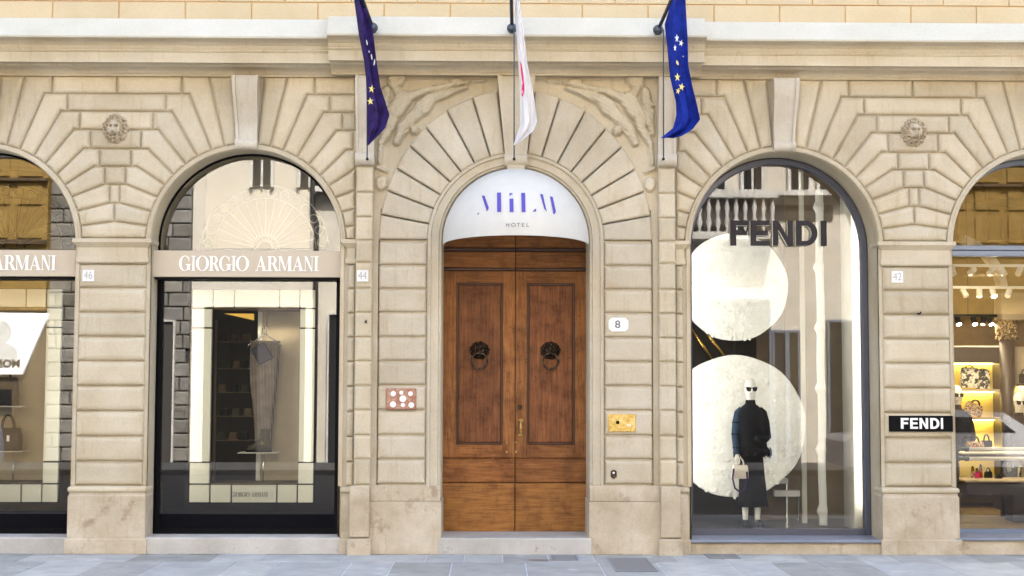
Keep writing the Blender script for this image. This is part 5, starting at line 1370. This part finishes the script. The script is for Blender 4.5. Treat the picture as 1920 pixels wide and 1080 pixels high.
# light rails with spot lamps
def spot(x, y, z, tilt, mat, parent, lit):
    d = Vector((math.sin(tilt), -0.55, -math.cos(tilt))).normalized(); p = Vector((x, y, z))
    MB().tube([tuple(p), tuple(p + Vector((0, 0, -.035)))], .008, 6).build('stem', 'white', parent)
    q = p + Vector((0, 0, -.05))
    b = MB().tube([tuple(q - d * .055), tuple(q + d * .055)], .038, 14); b.build('lamp_head', mat, parent, smooth='auto')
    MB().tube([tuple(q + d * .056), tuple(q + d * .060)], .032, 14).build('lens', 'lamp_on' if lit else 'white', parent)
for ri, (py, y, lamps, lab) in enumerate(((498, 1.3, ((1790, 0.1, 0), (1826, -0.9, 0), (1862, -0.8, 0), (1884, 0.35, 0), (1915, -.6, 0)), 'front white light rail with tilted cylinder spots in the lit shop'),
                                     (539, 2.2, ((1811, 0.3, 0), (1839, -0.2, 0), (1865, 0.1, 1), (1894, -.5, 0)), 'second light rail with one glowing spot in the lit shop'),
                                     (592, 3.3, ((1798, 0.1, 1), (1828, 0.1, 1), (1845, -.3, 0), (1858, .3, 1)), 'rearmost light rail low in the lit shop'))):
    t = empty('light_rail', (X4(1850, y), y, Z4(py, y)), label=lab, cat='light rail', group='light rails in the shop')
    MB().box(X4(1770, y), X4(1990, y), y - .02, y + .03, Z4(py + 2.5, y), Z4(py - 2.5, y), bev=.003).build('rail', 'white' if ri < 2 else 'iron', t)
    for px, tl, lit in lamps: spot(X4(px, y), y, Z4(py + 3, y), tl, 'white' if ri < 2 else 'iron', t, lit)
    for px in (1817, 1960): MB().tube([(X4(px, y), y, Z4(py, y)), (X4(px, y), y, 5.0)], .004, 6).build('drop_rod', 'iron', t)
    L = bpy.data.lights.new('spot_lamp', 'AREA'); L.energy = (6, 6.5, 3.5)[ri]; L.size = 0.5; L.color = (1.0, 0.80, 0.50); L.shape = 'DISK'
    lo = bpy.data.objects.new('spot_lamp', L); COL.objects.link(lo); lo.parent = t; lo.location = (0, 0.1, -0.12)
# pale vault rib and pillar with gilt capital
t = empty('vault_rib', (X4(1872, 3.0), 3.0, Z4(545, 3.0)), label='pale curved vault rib above the gilt pillar capital', cat='vault rib')
b = MB(); path = []
for k in range(13):
    a = R(5 + 60 * k / 12); path.append((X4(1880, 3.0) - 0.9 + 0.9 * math.cos(a), Z4(546, 3.0) + 0.75 * math.sin(a), math.cos(a), math.sin(a)))
b.sweep(path, [(0, 3.2), (0, 3.0), (.10, 3.0), (.10, 3.2)]); b.build('rib', 'cream_panel', t, smooth='auto')
t = empty('pillar', (X4(1893, 3.1), 3.1, ZSF), label='pale pillar with carved gilt capital standing in the lit shop', cat='pillar')
MB().box(X4(1881, 3.1), X4(1925, 3.1), 3.1, 3.4, Z4(600, 3.1), Z4(548, 3.1), bev=.01).build('block', 'beige_panel', t)
b = MB().loft([((X4(1878, 3.1) + X4(1910, 3.1)) / 2, 3.2, Z4(638, 3.1), .11, .11), ((X4(1878, 3.1) + X4(1910, 3.1)) / 2, 3.2, Z4(620, 3.1), .12, .12), ((X4(1872, 3.1) + X4(1912, 3.1)) / 2, 3.2, Z4(600, 3.1), .18, .18)], 24)
rnd = random.Random(9); ccx_ = (X4(1878, 3.1) + X4(1910, 3.1)) / 2
for k in range(40):
    a = rnd.uniform(-math.pi, 0); zz = rnd.uniform(Z4(636, 3.1), Z4(602, 3.1)); b.ball((ccx_ + .14 * math.cos(a), 3.2 + .14 * math.sin(a), zz), .022, .022, .03, 8, 6)
b.build('capital', 'gilt', t, smooth=True)
MB().loft([(ccx_, 3.2, ZSF, .10, .10), (ccx_, 3.2, Z4(638, 3.1), .10, .10)], 24).build('shaft', 'brown_dark', t, smooth=True)
# lit shelf niche
yn = 3.3
t = empty('shelf_unit', (X4(1840, yn), yn, ZSF), label='dark framed shelf unit with glowing yellow niche holding bags', cat='shelf unit')
MB().box(X4(1780, yn), X4(1897, yn), yn - .02, yn + .5, Z4(680, yn), Z4(651, yn), bev=.004).build('top_panel', 'brown_dark', t)
MB().box(X4(1780, yn), X4(1898, yn), yn - .03, yn + .5, Z4(651, yn), Z4(648.5, yn)).build('top_edge', 'cream_panel', t)
MB().box(X4(1881, yn), X4(1897, yn), yn - .02, yn + .5, ZSF, Z4(680, yn), bev=.004).build('side_post', 'brown_dark', t)
MB().box(X4(1780, yn), X4(1881, yn), yn + .42, yn + .46, Z4(898, yn), Z4(680, yn)).build('back_panel', 'niche_yellow', t)
for py in (731, 784):
    MB().box(X4(1780, yn), X4(1881, yn), yn, yn + .42, Z4(py + 3, yn), Z4(py - 1, yn), bev=.003).build('shelf', 'beige_panel', t)
for py in (682, 736, 789, 842):
    MB().box(X4(1780, yn), X4(1880, yn), yn + .36, yn + .40, Z4(py, yn), Z4(py - 1.4, yn)).build('light_strip', 'led', t)
# stone clad niche right of it
struct(MB().box(X4(1898, yn), x1r, yn, yn + .05, ZSF, Z4(650, yn)), 'interior_wall', 'beige_panel')
t = empty('wall_shelf', (X4(1915, yn), yn, Z4(724, yn)), label='short dark shelf at the right picture edge under a black handbag', cat='shelf')
MB().box(X4(1906, yn), X4(1990, yn), yn - .2, yn, Z4(724, yn), Z4(720, yn), bev=.003).build('board', 'brown_dark', t)
MB().box(X4(1908, yn), X4(1988, yn), yn - .18, yn - .02, Z4(726, yn), Z4(724.3, yn)).build('light_strip', 'led', t)
def bag_at(px, py, y, wpx, hpx, mat, label, handle='leather_black', hh=.5, tilt=0, nm='handbag', cat='handbag'):
    x, z = P(px, py, y); s = (16 + y) / 2640.0
    t = empty(nm, (x, y, z), label=label, cat=cat); handbag(x, y, z, wpx * s, hpx * s, wpx * s * .4, mat, t, handle, hh)
    if tilt: t.rotation_euler = (0, R(tilt), 0)
    return t
bag_at(1920, 719, yn - .1, 18, 18, 'leather_black', 'black handbag on the short shelf at the right picture edge')
bag_at(1818, 727, yn + .15, 34, 38, 'mono', 'round white fur bag with black marks, left on the top shelf', hh=.15)
bag_at(1843, 729, yn + .18, 26, 36, 'mono', 'taller white fur bag with black squiggles, right on the top shelf', hh=.1)
bag_at(1822, 776, yn + .15, 34, 20, 'leopard', 'speckled bag tilted on a little stand on the middle shelf', tilt=22, hh=.4)
t = empty('bag_stand', (X4(1834, yn + .15), yn + .15, Z4(783, yn + .15)), label='small gold stand under the tilted speckled bag', cat='stand')
MB().box(X4(1830, yn + .15), X4(1836, yn + .15), yn + .12, yn + .18, Z4(783, yn + .15), Z4(768, yn + .15), bev=.003).build('post', 'gold', t)
MB().box(X4(1826, yn + .15), X4(1840, yn + .15), yn + .08, yn + .22, Z4(784, yn + .15), Z4(782, yn + .15)).build('foot', 'gold', t)
# long tables
yt_ = 2.3
t = empty('display_table', (X4(1860, yt_), yt_, ZSF), label='long dark display table with a pale top behind the rails', cat='table')
MB().box(X4(1796, yt_), X4(1990, yt_), yt_ - .1, yt_ + .5, Z4(851, yt_), Z4(848, yt_), bev=.004).build('tabletop', 'cream_panel', t)
MB().box(X4(1800, yt_), X4(1990, yt_), yt_ - .08, yt_ + .48, Z4(856, yt_), Z4(851.2, yt_)).build('apron', 'brown_dark', t)
for px in (1884, 1975): MB().box(X4(px, yt_), X4(px + 6, yt_), yt_ + .2, yt_ + .26, ZSF, Z4(856, yt_)).build('leg', 'brown_dark', t)
yl = 1.9
t = empty('display_table', (X4(1860, yl), yl, ZSF), label='low table with pale ledge holding small charms and bags', cat='table')
MB().box(X4(1794, yl), X4(1990, yl), yl - .25, yl + .35, Z4(902, yl), Z4(898, yl), bev=.004).build('tabletop', 'beige_panel', t)
MB().box(X4(1798, yl), X4(1990, yl), yl - .22, yl + .30, Z4(925, yl), Z4(902.3, yl)).build('apron', 'brown_dark', t)
MB().box(X4(1890, yl), X4(1990, yl), yl - .1, yl + .2, ZSF + .02, Z4(925, yl)).build('pedestal', 'brown_dark', t)
for (px, py, y, w_, h_, m1, lab) in ((1828, 846, yt_ + .1, 34, 18, 'leopard', 'wide speckled bag with red flap on the long table'),
        (1850, 846, yt_ + .2, 22, 20, 'leather_black', 'black bag behind the speckled bag on the long table'),
        (1824, 896, yl, 7, 14, 'leopard', 'leftmost little speckled charm bag on the low table'), (1832, 897, yl - .03, 8, 12, 'leather_pink', 'little pink bag on the low table'),
        (1839, 896, yl, 7, 16, 'leather_red', 'little dark red bag beside the pink one on the low table'), (1853, 896, yl, 15, 12, 'leather_black', 'small black handbag with round handle on the low table'),
        (1872, 897, yl, 14, 5, 'leather_black', 'flat black purse rightmost on the low table')):
    bag_at(px, py, y, w_, h_, m1, lab, hh=.6)
x, z = P(1825, 840, yt_ + .05); t = empty('red_flap_purse', (x, yt_ + .0, z - .03), label='small round red purse in front of the speckled bag on the long table', cat='purse')
MB().ball((x, yt_ + .0, z), .045, .03, .03).build('body', 'leather_red', t, True)
# the two tube rails in front
for k, (py, lab) in enumerate(((842, 'upper pale horizontal tube with dark connector across the rightmost window'), (860, 'lower pale horizontal tube with dark connector across the rightmost window'))):
    y = 1.1 + .25 * k; x, z = P(1800, py, y)
    t = empty('tube_rail', (x, y, z), label=lab, cat='rail', group='tube rails across the window')
    MB().tube([(X4(1812, y), y, z), (X4(1990, y), y, z)], .024, 14).build('tube', 'cream_panel', t, smooth=True)
    MB().tube([(X4(1792, y), y, z), (X4(1797, y), y, z), (X4(1798, y), y, z), (X4(1806, y), y, z), (X4(1807, y), y, z), (X4(1813, y), y, z)], [.03, .03, .022, .022, .032, .032], 14).build('connector', 'steel', t, smooth=True)
    MB().box(X4(1788, y), X4(1793, y), y - .04, y + .04, ZSF, z + .04, bev=.005).build('stand_post', 'iron', t)
y = 2.75; x, z = P(1905, 906, y)
def bust(px, top, y, label, coat):
    x, _ = P(px, 700, y); zt_ = PZ(top, px, y)
    mannequin(x, y, zt_ - 1.78, 1.78, label, False, False)
bust(1909, 736, 2.7, 'white mannequin bust in sunglasses and black coat at the right edge', None)
bust(1793, 722, 2.9, 'dark coated mannequin half hidden behind the right pier', None)

# ------------------------------------------------------------------ ironwork in the pavement, small fixings
def grate(p0, p1, q0, q1, bars, lab, nm='drain_grate'):
    f_ = lambda px, py: (lambda d: (CAM.x + d.x * (-CAM.z / d.z), CAM.y + d.y * (-CAM.z / d.z)))(M_CAM @ Vector(((px - 960) / FPX, -(py - 540) / FPX, -1)))
    a, b_, c_, d_ = f_(*p0), f_(*p1), f_(*q0), f_(*q1)
    x0, x1, y1, y0 = (a[0] + c_[0]) / 2, (b_[0] + d_[0]) / 2, a[1], c_[1]
    t = empty(nm, ((x0 + x1) / 2, (y0 + y1) / 2, 0), label=lab, cat='drain grate')
    MB().box(x0, x1, y0, y1, -.03, .003).build('plate', 'steel', t)
    w_ = .018
    fr_ = MB().box(x0, x1, y0, y0 + w_, .003, .008).box(x0, x1, y1 - w_, y1, .003, .008).box(x0, x0 + w_, y0 + w_, y1 - w_, .003, .008).box(x1 - w_, x1, y0 + w_, y1 - w_, .003, .008)
    fr_.build('frame', 'grate_grey', t)
    n = bars
    for k in range(n):
        yy = y0 + w_ + (y1 - y0 - 2 * w_) * (k + .5) / n
        MB().box(x0 + w_ + .005, x1 - w_ - .005, yy - .010, yy + .010, .003, .0075).build('bar', 'grate_grey', t)
grate((1141, 1047), (1216, 1047), (1152, 1072), (1231, 1072), 14, 'largest barred iron grate in the pavement right of the doorstep')
grate((1034, 1041), (1082, 1041), (1034, 1051), (1083, 1051), 6, 'small iron cover in the pavement just below the doorstep')
grate((1317, 1036), (1377, 1036), (1330, 1048), (1386, 1048), 7, 'dark iron grate in the pavement below the disc window')
for (px, py, y, lab) in ((1723, 588, YB, 'small rusty iron stub in a joint of the right pier'), (686, 604, YP, 'tiny iron hook on the narrow left pilaster')):
    x, z = P(px, py, y); MB().tube([(x, y + .03, z), (x, y - .05, z), (x + .012, y - .055, z + .02)], [.014, .011, .008], 8).build('iron_hook', 'iron', None, True, label=lab, cat='hook')

# ------------------------------------------------------------------ the other side of the street (seen mirrored in the glass)
YO = -17.2; YV = 2 * 0.33 - YO                  # depth of its mirror image
def QX(px, py=700): return P(px, py, YV)[0]
def QZ(py, px=461): return P(px, py, YV)[1]
opp = empty('opposite_building', (0, YO, 0), label='pale plastered house across the street with grey rusticated corner and balcony', cat='building')
MB().box(-26, 26, YO - 8, YO, -0.05, 11.5).build('wall', 'opp_wall', opp)
MB().box(-26, 26, YO, YO + .5, 11.2, 11.6).build('eaves', 'opp_trim', opp)
def orect(b, p0, p1, q0, q1, d0, d1, **k): b.box(QX(p0), QX(p1), YO + d0, YO + d1, QZ(q1), QZ(q0), **k)
# rusticated grey masonry, seen in both left windows
stn = MB(); jn = MB(); X0o, X1o = QX(40), QX(357)
jn.box(X0o, X1o, YO, YO + .03, 0, QZ(325)); jn.build('rusticated_backing', 'opp_joint', opp)
z = 0.0; k = 0
while z < QZ(325) - .05:
    h = 0.335; x = X0o + (0 if k % 2 else -.4)
    while x < X1o:
        wd = random.choice([.62, .8, .95]); a, b2 = max(x, X0o), min(x + wd, X1o)
        if b2 - a > .1:
            b_ = MB().block([(-(b2), z), (-(a), z), (-(a), z + h), (-(b2), z + h)], 0, -.09, .03, .012)
            b_.v = [(-q[0], YO + .01 - q[1], q[2]) for q in b_.v]; b_.build('rusticated_block', 'opp_stone', opp)
        x += wd
    z += h; k += 1
for nm, rc, m_x, d in (('doorway', (299, 327, 604, 870), 'shutter', .05), ('doorway', (618, 650, 590, 868), 'glass_dark', .06)):
    b_ = MB(); orect(b_, rc[0], rc[1], rc[2], rc[3], -.02, .13); fr_o = b_.build(nm, m_x, opp)
    b_ = MB(); orect(b_, rc[0] - 3, rc[0], rc[2] - 3, rc[3], .0, .19); orect(b_, rc[1], rc[1] + 3, rc[2] - 3, rc[3], .0, .19); orect(b_, rc[0], rc[1], rc[2] - 3, rc[2], .0, .19); b_.build('door_frame', 'opp_trim', fr_o)
# shop fronts and windows along the pale wall
for (a, b2, c2, d2) in ((382, 484, 575, 890), (1270, 1446, 560, 890), (1456, 1476, 620, 890), (1484, 1500, 620, 890), (1560, 1610, 600, 880), (1700, 1760, 600, 880), (1780, 1930, 590, 890), (700, 760, 600, 870), (880, 960, 560, 870), (1080, 1150, 600, 870), (-60, 10, 560, 700)):
    b_ = MB(); orect(b_, a, b2, c2, d2, -.02, .03); wn = b_.build('shop_opening', 'black_matt' if c2 in (575, 560) else 'glass_dark', opp)
    if c2 == 575: continue
    b_ = MB(); orect(b_, a - 4, a, c2 - 5, d2, 0, .10); orect(b_, b2, b2 + 4, c2 - 5, d2, 0, .10); orect(b_, a, b2, c2 - 5, c2, 0, .10); b_.build('surround', 'frame_blue', wn)
for a in (470, 560, 700, 830, 960, 1090, 1215, 1330, 1400, 1490, 1545, 1620, 1760, 1880):
    b_ = MB(); orect(b_, a, a + 34, 240, 352, -.02, .04); wn = b_.build('window', 'glass_dark', opp)
    b_ = MB(); orect(b_, a - 6, a, 236, 352, 0, .12); orect(b_, a + 34, a + 40, 236, 352, 0, .12); orect(b_, a + 15, a + 19, 240, 352, .04, .09); b_.build('window_frame', 'opp_trim', wn)
b_ = MB(); orect(b_, 484, 572, 575, 890, -.02, .05); b_.build('reflection_mask', 'shutter', opp)  # dark panel put in to lower the reflection over the trousers
# string course, balcony with balusters, dark soffit, drainpipe
b_ = MB(); orect(b_, 590, 2200, 352, 362, 0, .35); b_.build('string_course', 'opp_trim', opp)
b_ = MB(); orect(b_, 1250, 1452, 363, 440, 0, .04); b_.build('balcony_recess', 'shutter', opp)
b_ = MB(); orect(b_, 1250, 1455, 436, 450, 0, .9, bev=.01); orect(b_, 1250, 1455, 364, 372, .6, .8, bev=.01); bal = b_.build('balcony', 'opp_trim', opp)
for k in range(12):
    x = QX(1258 + 17 * k); z0, z1 = QZ(436), QZ(372); h = z1 - z0
    MB().loft([(x, YO + .7, z0, .05, .05), (x, YO + .7, z0 + h * .1, .03, .03), (x, YO + .7, z0 + h * .3, .07, .07), (x, YO + .7, z0 + h * .5, .035, .035), (x, YO + .7, z0 + h * .72, .065, .065), (x, YO + .7, z0 + h * .9, .03, .03), (x, YO + .7, z1, .05, .05)], 12).build('baluster', 'opp_trim', bal, smooth=True)
b_ = MB(); orect(b_, 1460, 1570, 378, 405, 0, .06); b_.build('dark_panel', 'shutter', opp)
MB().tube([(QX(584), YO + .12, QZ(300)), (QX(584), YO + .12, QZ(395)), (QX(592), YO + .12, QZ(420)), (QX(592), YO + .12, QZ(880))], .06, 10).build('drainpipe', 'opp_joint', opp, smooth=True)
b_ = MB(); orect(b_, 370, 2200, 880, 905, 0, .12); b_.build('base_course', 'opp_trim', opp)
# bright poster sign across the street; its words read the right way round there
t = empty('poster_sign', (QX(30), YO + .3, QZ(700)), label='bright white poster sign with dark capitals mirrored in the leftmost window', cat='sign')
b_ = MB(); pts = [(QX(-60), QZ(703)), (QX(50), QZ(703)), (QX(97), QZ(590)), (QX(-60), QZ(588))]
b_.prism(pts, YO + .2, YO + .32); b_.build('panel', 'poster_glow', t)
b_ = MB(); zc_ = QZ(640); sc_ = QX(30) - QX(20)
for (cxq, czq, rxq, rzq) in ((12, 625, 17, 22), (12, 668, 30, 24)):
    n__ = 24; b_.prism(ccw([(QX(cxq) + rxq / 10 * sc_ * math.cos(2 * math.pi * k / n__), QZ(czq) + rzq / 10 * sc_ * math.sin(2 * math.pi * k / n__) * (1 if czq < 650 else 1)) for k in range(n__)]), YO + .321, YO + (.3235 if czq < 650 else .3225))
b_.build('printed_figure', 'poster_grey', t)
v_, f_ = text_mesh('MONTN', 0.26, .003, .010)
# facing +Y: x runs the other way, so that the street reads it normally
xr_ = max(q[0] for q in v_)
MB().add([(QX(50) - .05 - (a + xr_), YO + .327 + cc_, QZ(684) + b2) for a, b2, cc_ in v_], f_).build('lettering', 'black_matt', t)

def vehicle(x0, x1, yc, width, prof, label, cat, name):
    """side outline extruded across, rounded in; x runs along the street"""
    t = empty(name, ((x0 + x1) / 2, yc, -0.13), label=label, cat=cat); zb_ = -.13
    L = x1 - x0; n = len(prof); b = MB(); v = []
    for f_, ins in ((-1, .82), (-.93, .97), (-.5, 1.0), (.5, 1.0), (.93, .97), (1, .82)):
        for u, z in prof:
            zc = 0.8; v.append((x0 + L * (0.5 + (u - 0.5) * (0.985 + .015 * ins)), yc + f_ * width / 2 * (1 - max(0, z - .95) * .12), zb_ + zc + (z - zc) * (0.96 + .04 * ins)))
    b.add(v, [(i*n + k, i*n + (k+1) % n, (i+1)*n + (k+1) % n, (i+1)*n + k) for i in range(5) for k in range(n)] + [tuple(range(n)), tuple(5*n + k for k in range(n))[::-1]])
    b.build('body', 'van_white', t)
    return t, zb_
van, zg = vehicle(-14.4, QX(118), -12.3, 2.0, [(0, .35), (0, 1.9), (.03, 2.18), (.72, 2.22), (.80, 2.0), (.88, 1.35), (.985, 1.15), (1, .7), (1, .35)], 'white delivery van in the street, mirrored in the leftmost window', 'van', 'parked_van')
car, zg = vehicle(QX(1480), QX(1480) + 4.2, -12.5, 1.75, [(0, .35), (0, .85), (.04, .98), (.22, 1.02), (.34, 1.42), (.55, 1.5), (.78, 1.45), (.93, 1.05), (1, .9), (1, .35)], 'white hatchback in the street, mirrored in the disc window', 'car', 'parked_car')
for t, xs_, yc, wd, rr, side in ((van, (-13.4, QX(118) - .9), -12.3, 2.0, .34, None), (car, (QX(1480) + .8, QX(1480) + 3.4), -12.5, 1.75, .31, None)):
    for x in xs_:
        for s in (-1, 1):
            wb2 = MB().torus((x, yc + s * (wd / 2 - .08), zg + rr), rr - .07, .085, 'y', 24, 8).build('wheel', 'tyre', t, smooth=True)
            MB().tube([(x, yc + s * (wd / 2 - .12), zg + rr), (x, yc + s * (wd / 2 - .02), zg + rr)], rr - .12, 18).build('rim', 'chrome', wb2)
b_ = MB().box(-14.0 + 3.4, -14.0 + 4.25, -12.3 + .985, -12.3 + 1.0, 1.22, 1.75, bev=.003); b_.build('side_window', 'glass_dark', van)
x = QX(1480)
MB().prism([(x + 1.15, .92), (x + 2.0, .92), (x + 2.0, 1.24), (x + 1.5, 1.22)], -12.5 + .83, -12.5 + .872).build('side_window', 'glass_dark', car)
MB().prism([(x + 2.08, .92), (x + 3.5, .92), (x + 3.1, 1.22), (x + 2.08, 1.24)], -12.5 + .83, -12.5 + .872).build('side_window', 'glass_dark', car)

# unseen small spots on a rail, added to brighten the trousers window
for (cx_, z_, y_, pxs, en, lab, colr) in ((ARCH[1], PZ(560, 461, .85), 0.86, (-.3, .05, .3), 4.0, 'added row of unseen warm fill spots inside the tiled surround', (1.0, .86, .62)),):
    t = empty('fill_lights', (cx_, y_, z_), label=lab, cat='fill lights')
    MB().box(cx_ - 1.0 if en > 4 else cx_ - .45, cx_ + 1.0 if en > 4 else cx_ + .45, y_ - .015, y_ + .015, z_, z_ + .02).build('rail', 'iron', t)
    for q in pxs:
        MB().tube([(cx_ + q, y_, z_), (cx_ + q, y_ + .02, z_ - .05)], .022, 12).build('lamp_head', 'iron', t)
        MB().tube([(cx_ + q, y_ + .021, z_ - .051), (cx_ + q, y_ + .022, z_ - .054)], .018, 12).build('lens', 'lamp_on', t)
        L = bpy.data.lights.new('fill_spot', 'SPOT'); L.energy = en * 9; L.spot_size = R(95); L.spot_blend = .7; L.shadow_soft_size = .12; L.color = colr
        lo = bpy.data.objects.new('fill_spot', L); COL.objects.link(lo); lo.parent = t; lo.location = (q, .03, -.07)
        lo.rotation_euler = (R(22), 0, 0)

# neighbouring ochre houses at both ends of the far side of the street
M['ochre'] = stone('ochre street wall', (0.20, 0.125, 0.035), (0.25, 0.165, 0.05), (0.30, 0.20, 0.07), bump=0.15, var=0.03)
M['ochre_dark'] = simple('dark ochre timber', (0.07, 0.045, 0.02), 0.7)
for (a, b2, lab) in ((-900, 92, 'ochre house across the street mirrored in the leftmost arch glass'), (1716, 2700, 'ochre house across the street mirrored in the rightmost arch glass')):
    t = empty('ochre_house', (QX((a + b2) / 2), YO, 0), label=lab, cat='building')
    z0_ = QZ(585)
    MB().box(QX(a), QX(b2), YO - 1, YO + .36, z0_, 11.0).build('wall', 'ochre', t)
    MB().box(QX(a), QX(b2), YO - 1, YO + .18, 0, z0_ - .001).build('shopfront', 'ochre_dark', t)
    for k in range(9):
        x_ = (60 - 62 * k) if b2 < 200 else (1732 + 62 * k)
        for (q0, q1) in ((348, 390), (402, 452), (300, 338)):
            b_ = MB(); orect(b_, x_ - 25, x_ + 22, q0, q1, .36, .40, bev=.02); b_.build('wall_panel', 'ochre', t)
    b_ = MB(); orect(b_, a, b2, 341, 346, .36, .50); orect(b_, a, b2, 455, 463, .36, .55); b_.build('string_course', 'ochre_dark', t)

# unseen upright light strips added behind the jambs to brighten the disc window
for sx in (-1, 1):
    x_ = ARCH[2] + sx * 1.16
    t = empty('light_strip', (x_, .70, .4), label='added unseen fill light strip behind the %s jamb of the disc window' % ('left' if sx < 0 else 'right'), cat='light strip')
    MB().box(x_ - .03, x_ + .03, .68, .74, .4, 4.4, bev=.004).build('housing', 'white', t)
    MB().box(x_ - sx * .031 - .002, x_ - sx * .031 + .002, .69, .73, .42, 4.38).build('lens', 'fill_strip_on', t)
    L = bpy.data.lights.new('fill_strip', 'AREA'); L.shape = 'RECTANGLE'; L.size = .05; L.size_y = 3.9; L.energy = 4.2 if sx < 0 else 1.5; L.color = (1.0, .97, .92)
    lo = bpy.data.objects.new('fill_strip', L); COL.objects.link(lo); lo.parent = t; lo.location = (-sx * .05, 0, 2.0)
    zb__ = Vector((sx * .85, -.53, 0)).normalized(); yb__ = Vector((0, 0, 1)); xb__ = yb__.cross(zb__)
    lo.rotation_euler = Matrix((xb__, yb__, zb__)).transposed().to_euler()

# unseen light strips added behind the black uprights to brighten both left displays
for ci, c in enumerate(ARCH[:2]):
    for sx in (-1, 1):
        x_ = c + sx * (RI - .035)
        t = empty('light_strip', (x_, YGA + .09, .5), label='added unseen fill light strip behind the %s black upright of the %s window' % ('left' if sx < 0 else 'right', ('leftmost', 'trousers')[ci]), cat='light strip')
        MB().box(x_ - .012, x_ + .012, YGA + .07, YGA + .11, .5, 3.0, bev=.003).build('housing', 'black', t)
        MB().box(x_ - sx * .013 - .001, x_ - sx * .013 + .001, YGA + .08, YGA + .10, .52, 2.98).build('lens', 'white', t)
        L = bpy.data.lights.new('fill_strip', 'AREA'); L.shape = 'RECTANGLE'; L.size = .03; L.size_y = 2.4; L.energy = 0.75; L.color = (1.0, .95, .84)
        lo = bpy.data.objects.new('fill_strip', L); COL.objects.link(lo); lo.parent = t; lo.location = (-sx * .03, 0, 1.25)
        zb__ = Vector((sx * .75, -.66, 0)).normalized(); yb__ = Vector((0, 0, 1)); xb__ = yb__.cross(zb__)
        lo.rotation_euler = Matrix((xb__, yb__, zb__)).transposed().to_euler()
# rusty smear on the paving before the doorstep
rnd = random.Random(4); pts = []
for k in range(26):
    a = 2 * math.pi * k / 26; q = rnd.uniform(.6, 1.0); pts.append((.27 + .20 * q * math.cos(a), -.62 + .035 * q * math.sin(a)))
o = MB().add([(x, y, .0045) for x, y in pts], [tuple(range(26))]).build('rust_smear', 'rust', None, kind='stuff')

# dim shop shelves behind the trousers window, with a warm lit cove
Ysh = 2.6
t = empty('wall_shelves', (PX(436, 700, Ysh), Ysh, PZ(900, 461, Ysh)), label='dim dark shelves with small goods far inside behind the trousers window', cat='shelves')
for k, py in enumerate((640, 690, 735, 780, 825)):
    MB().box(PX(405, 700, Ysh), PX(478, 700, Ysh), Ysh, Ysh + .3, PZ(py + 2, 461, Ysh), PZ(py, 461, Ysh), bev=.003).build('shelf', 'brown_mid', t)
    for q in range(3):
        x_ = PX(414 + 22 * q + 5 * (k % 2), 700, Ysh); MB().loft([(x_, Ysh + .12, PZ(py, 461, Ysh), .06, .05), (x_, Ysh + .12, PZ(py - 14, 461, Ysh), .05, .03)], 12, pw=4).build('folded_goods', ('leather_black', 'leather_olive', 'brown_mid')[(q + k) % 3], t)
MB().box(PX(402, 700, Ysh), PX(406, 700, Ysh), Ysh, Ysh + .05, PZ(905, 461, Ysh), PZ(600, 461, Ysh)).build('upright', 'brown_mid', t)
t = empty('ceiling_cove', (PX(450, 600, 2.2), 2.2, PZ(592, 461, 2.2)), label='golden lit ceiling cove glimpsed at the top of the trousers display', cat='light')
MB().prism(ccw([(PX(420, 600, 2.2), PZ(588, 461, 2.2)), (PX(474, 600, 2.2), PZ(588, 461, 2.2)), (PX(474, 600, 2.2), PZ(600, 461, 2.2))]), 2.3, 2.2).build('lit_panel', 'cove_on', t)
# thin crust of grime and moss along the foot of the wall
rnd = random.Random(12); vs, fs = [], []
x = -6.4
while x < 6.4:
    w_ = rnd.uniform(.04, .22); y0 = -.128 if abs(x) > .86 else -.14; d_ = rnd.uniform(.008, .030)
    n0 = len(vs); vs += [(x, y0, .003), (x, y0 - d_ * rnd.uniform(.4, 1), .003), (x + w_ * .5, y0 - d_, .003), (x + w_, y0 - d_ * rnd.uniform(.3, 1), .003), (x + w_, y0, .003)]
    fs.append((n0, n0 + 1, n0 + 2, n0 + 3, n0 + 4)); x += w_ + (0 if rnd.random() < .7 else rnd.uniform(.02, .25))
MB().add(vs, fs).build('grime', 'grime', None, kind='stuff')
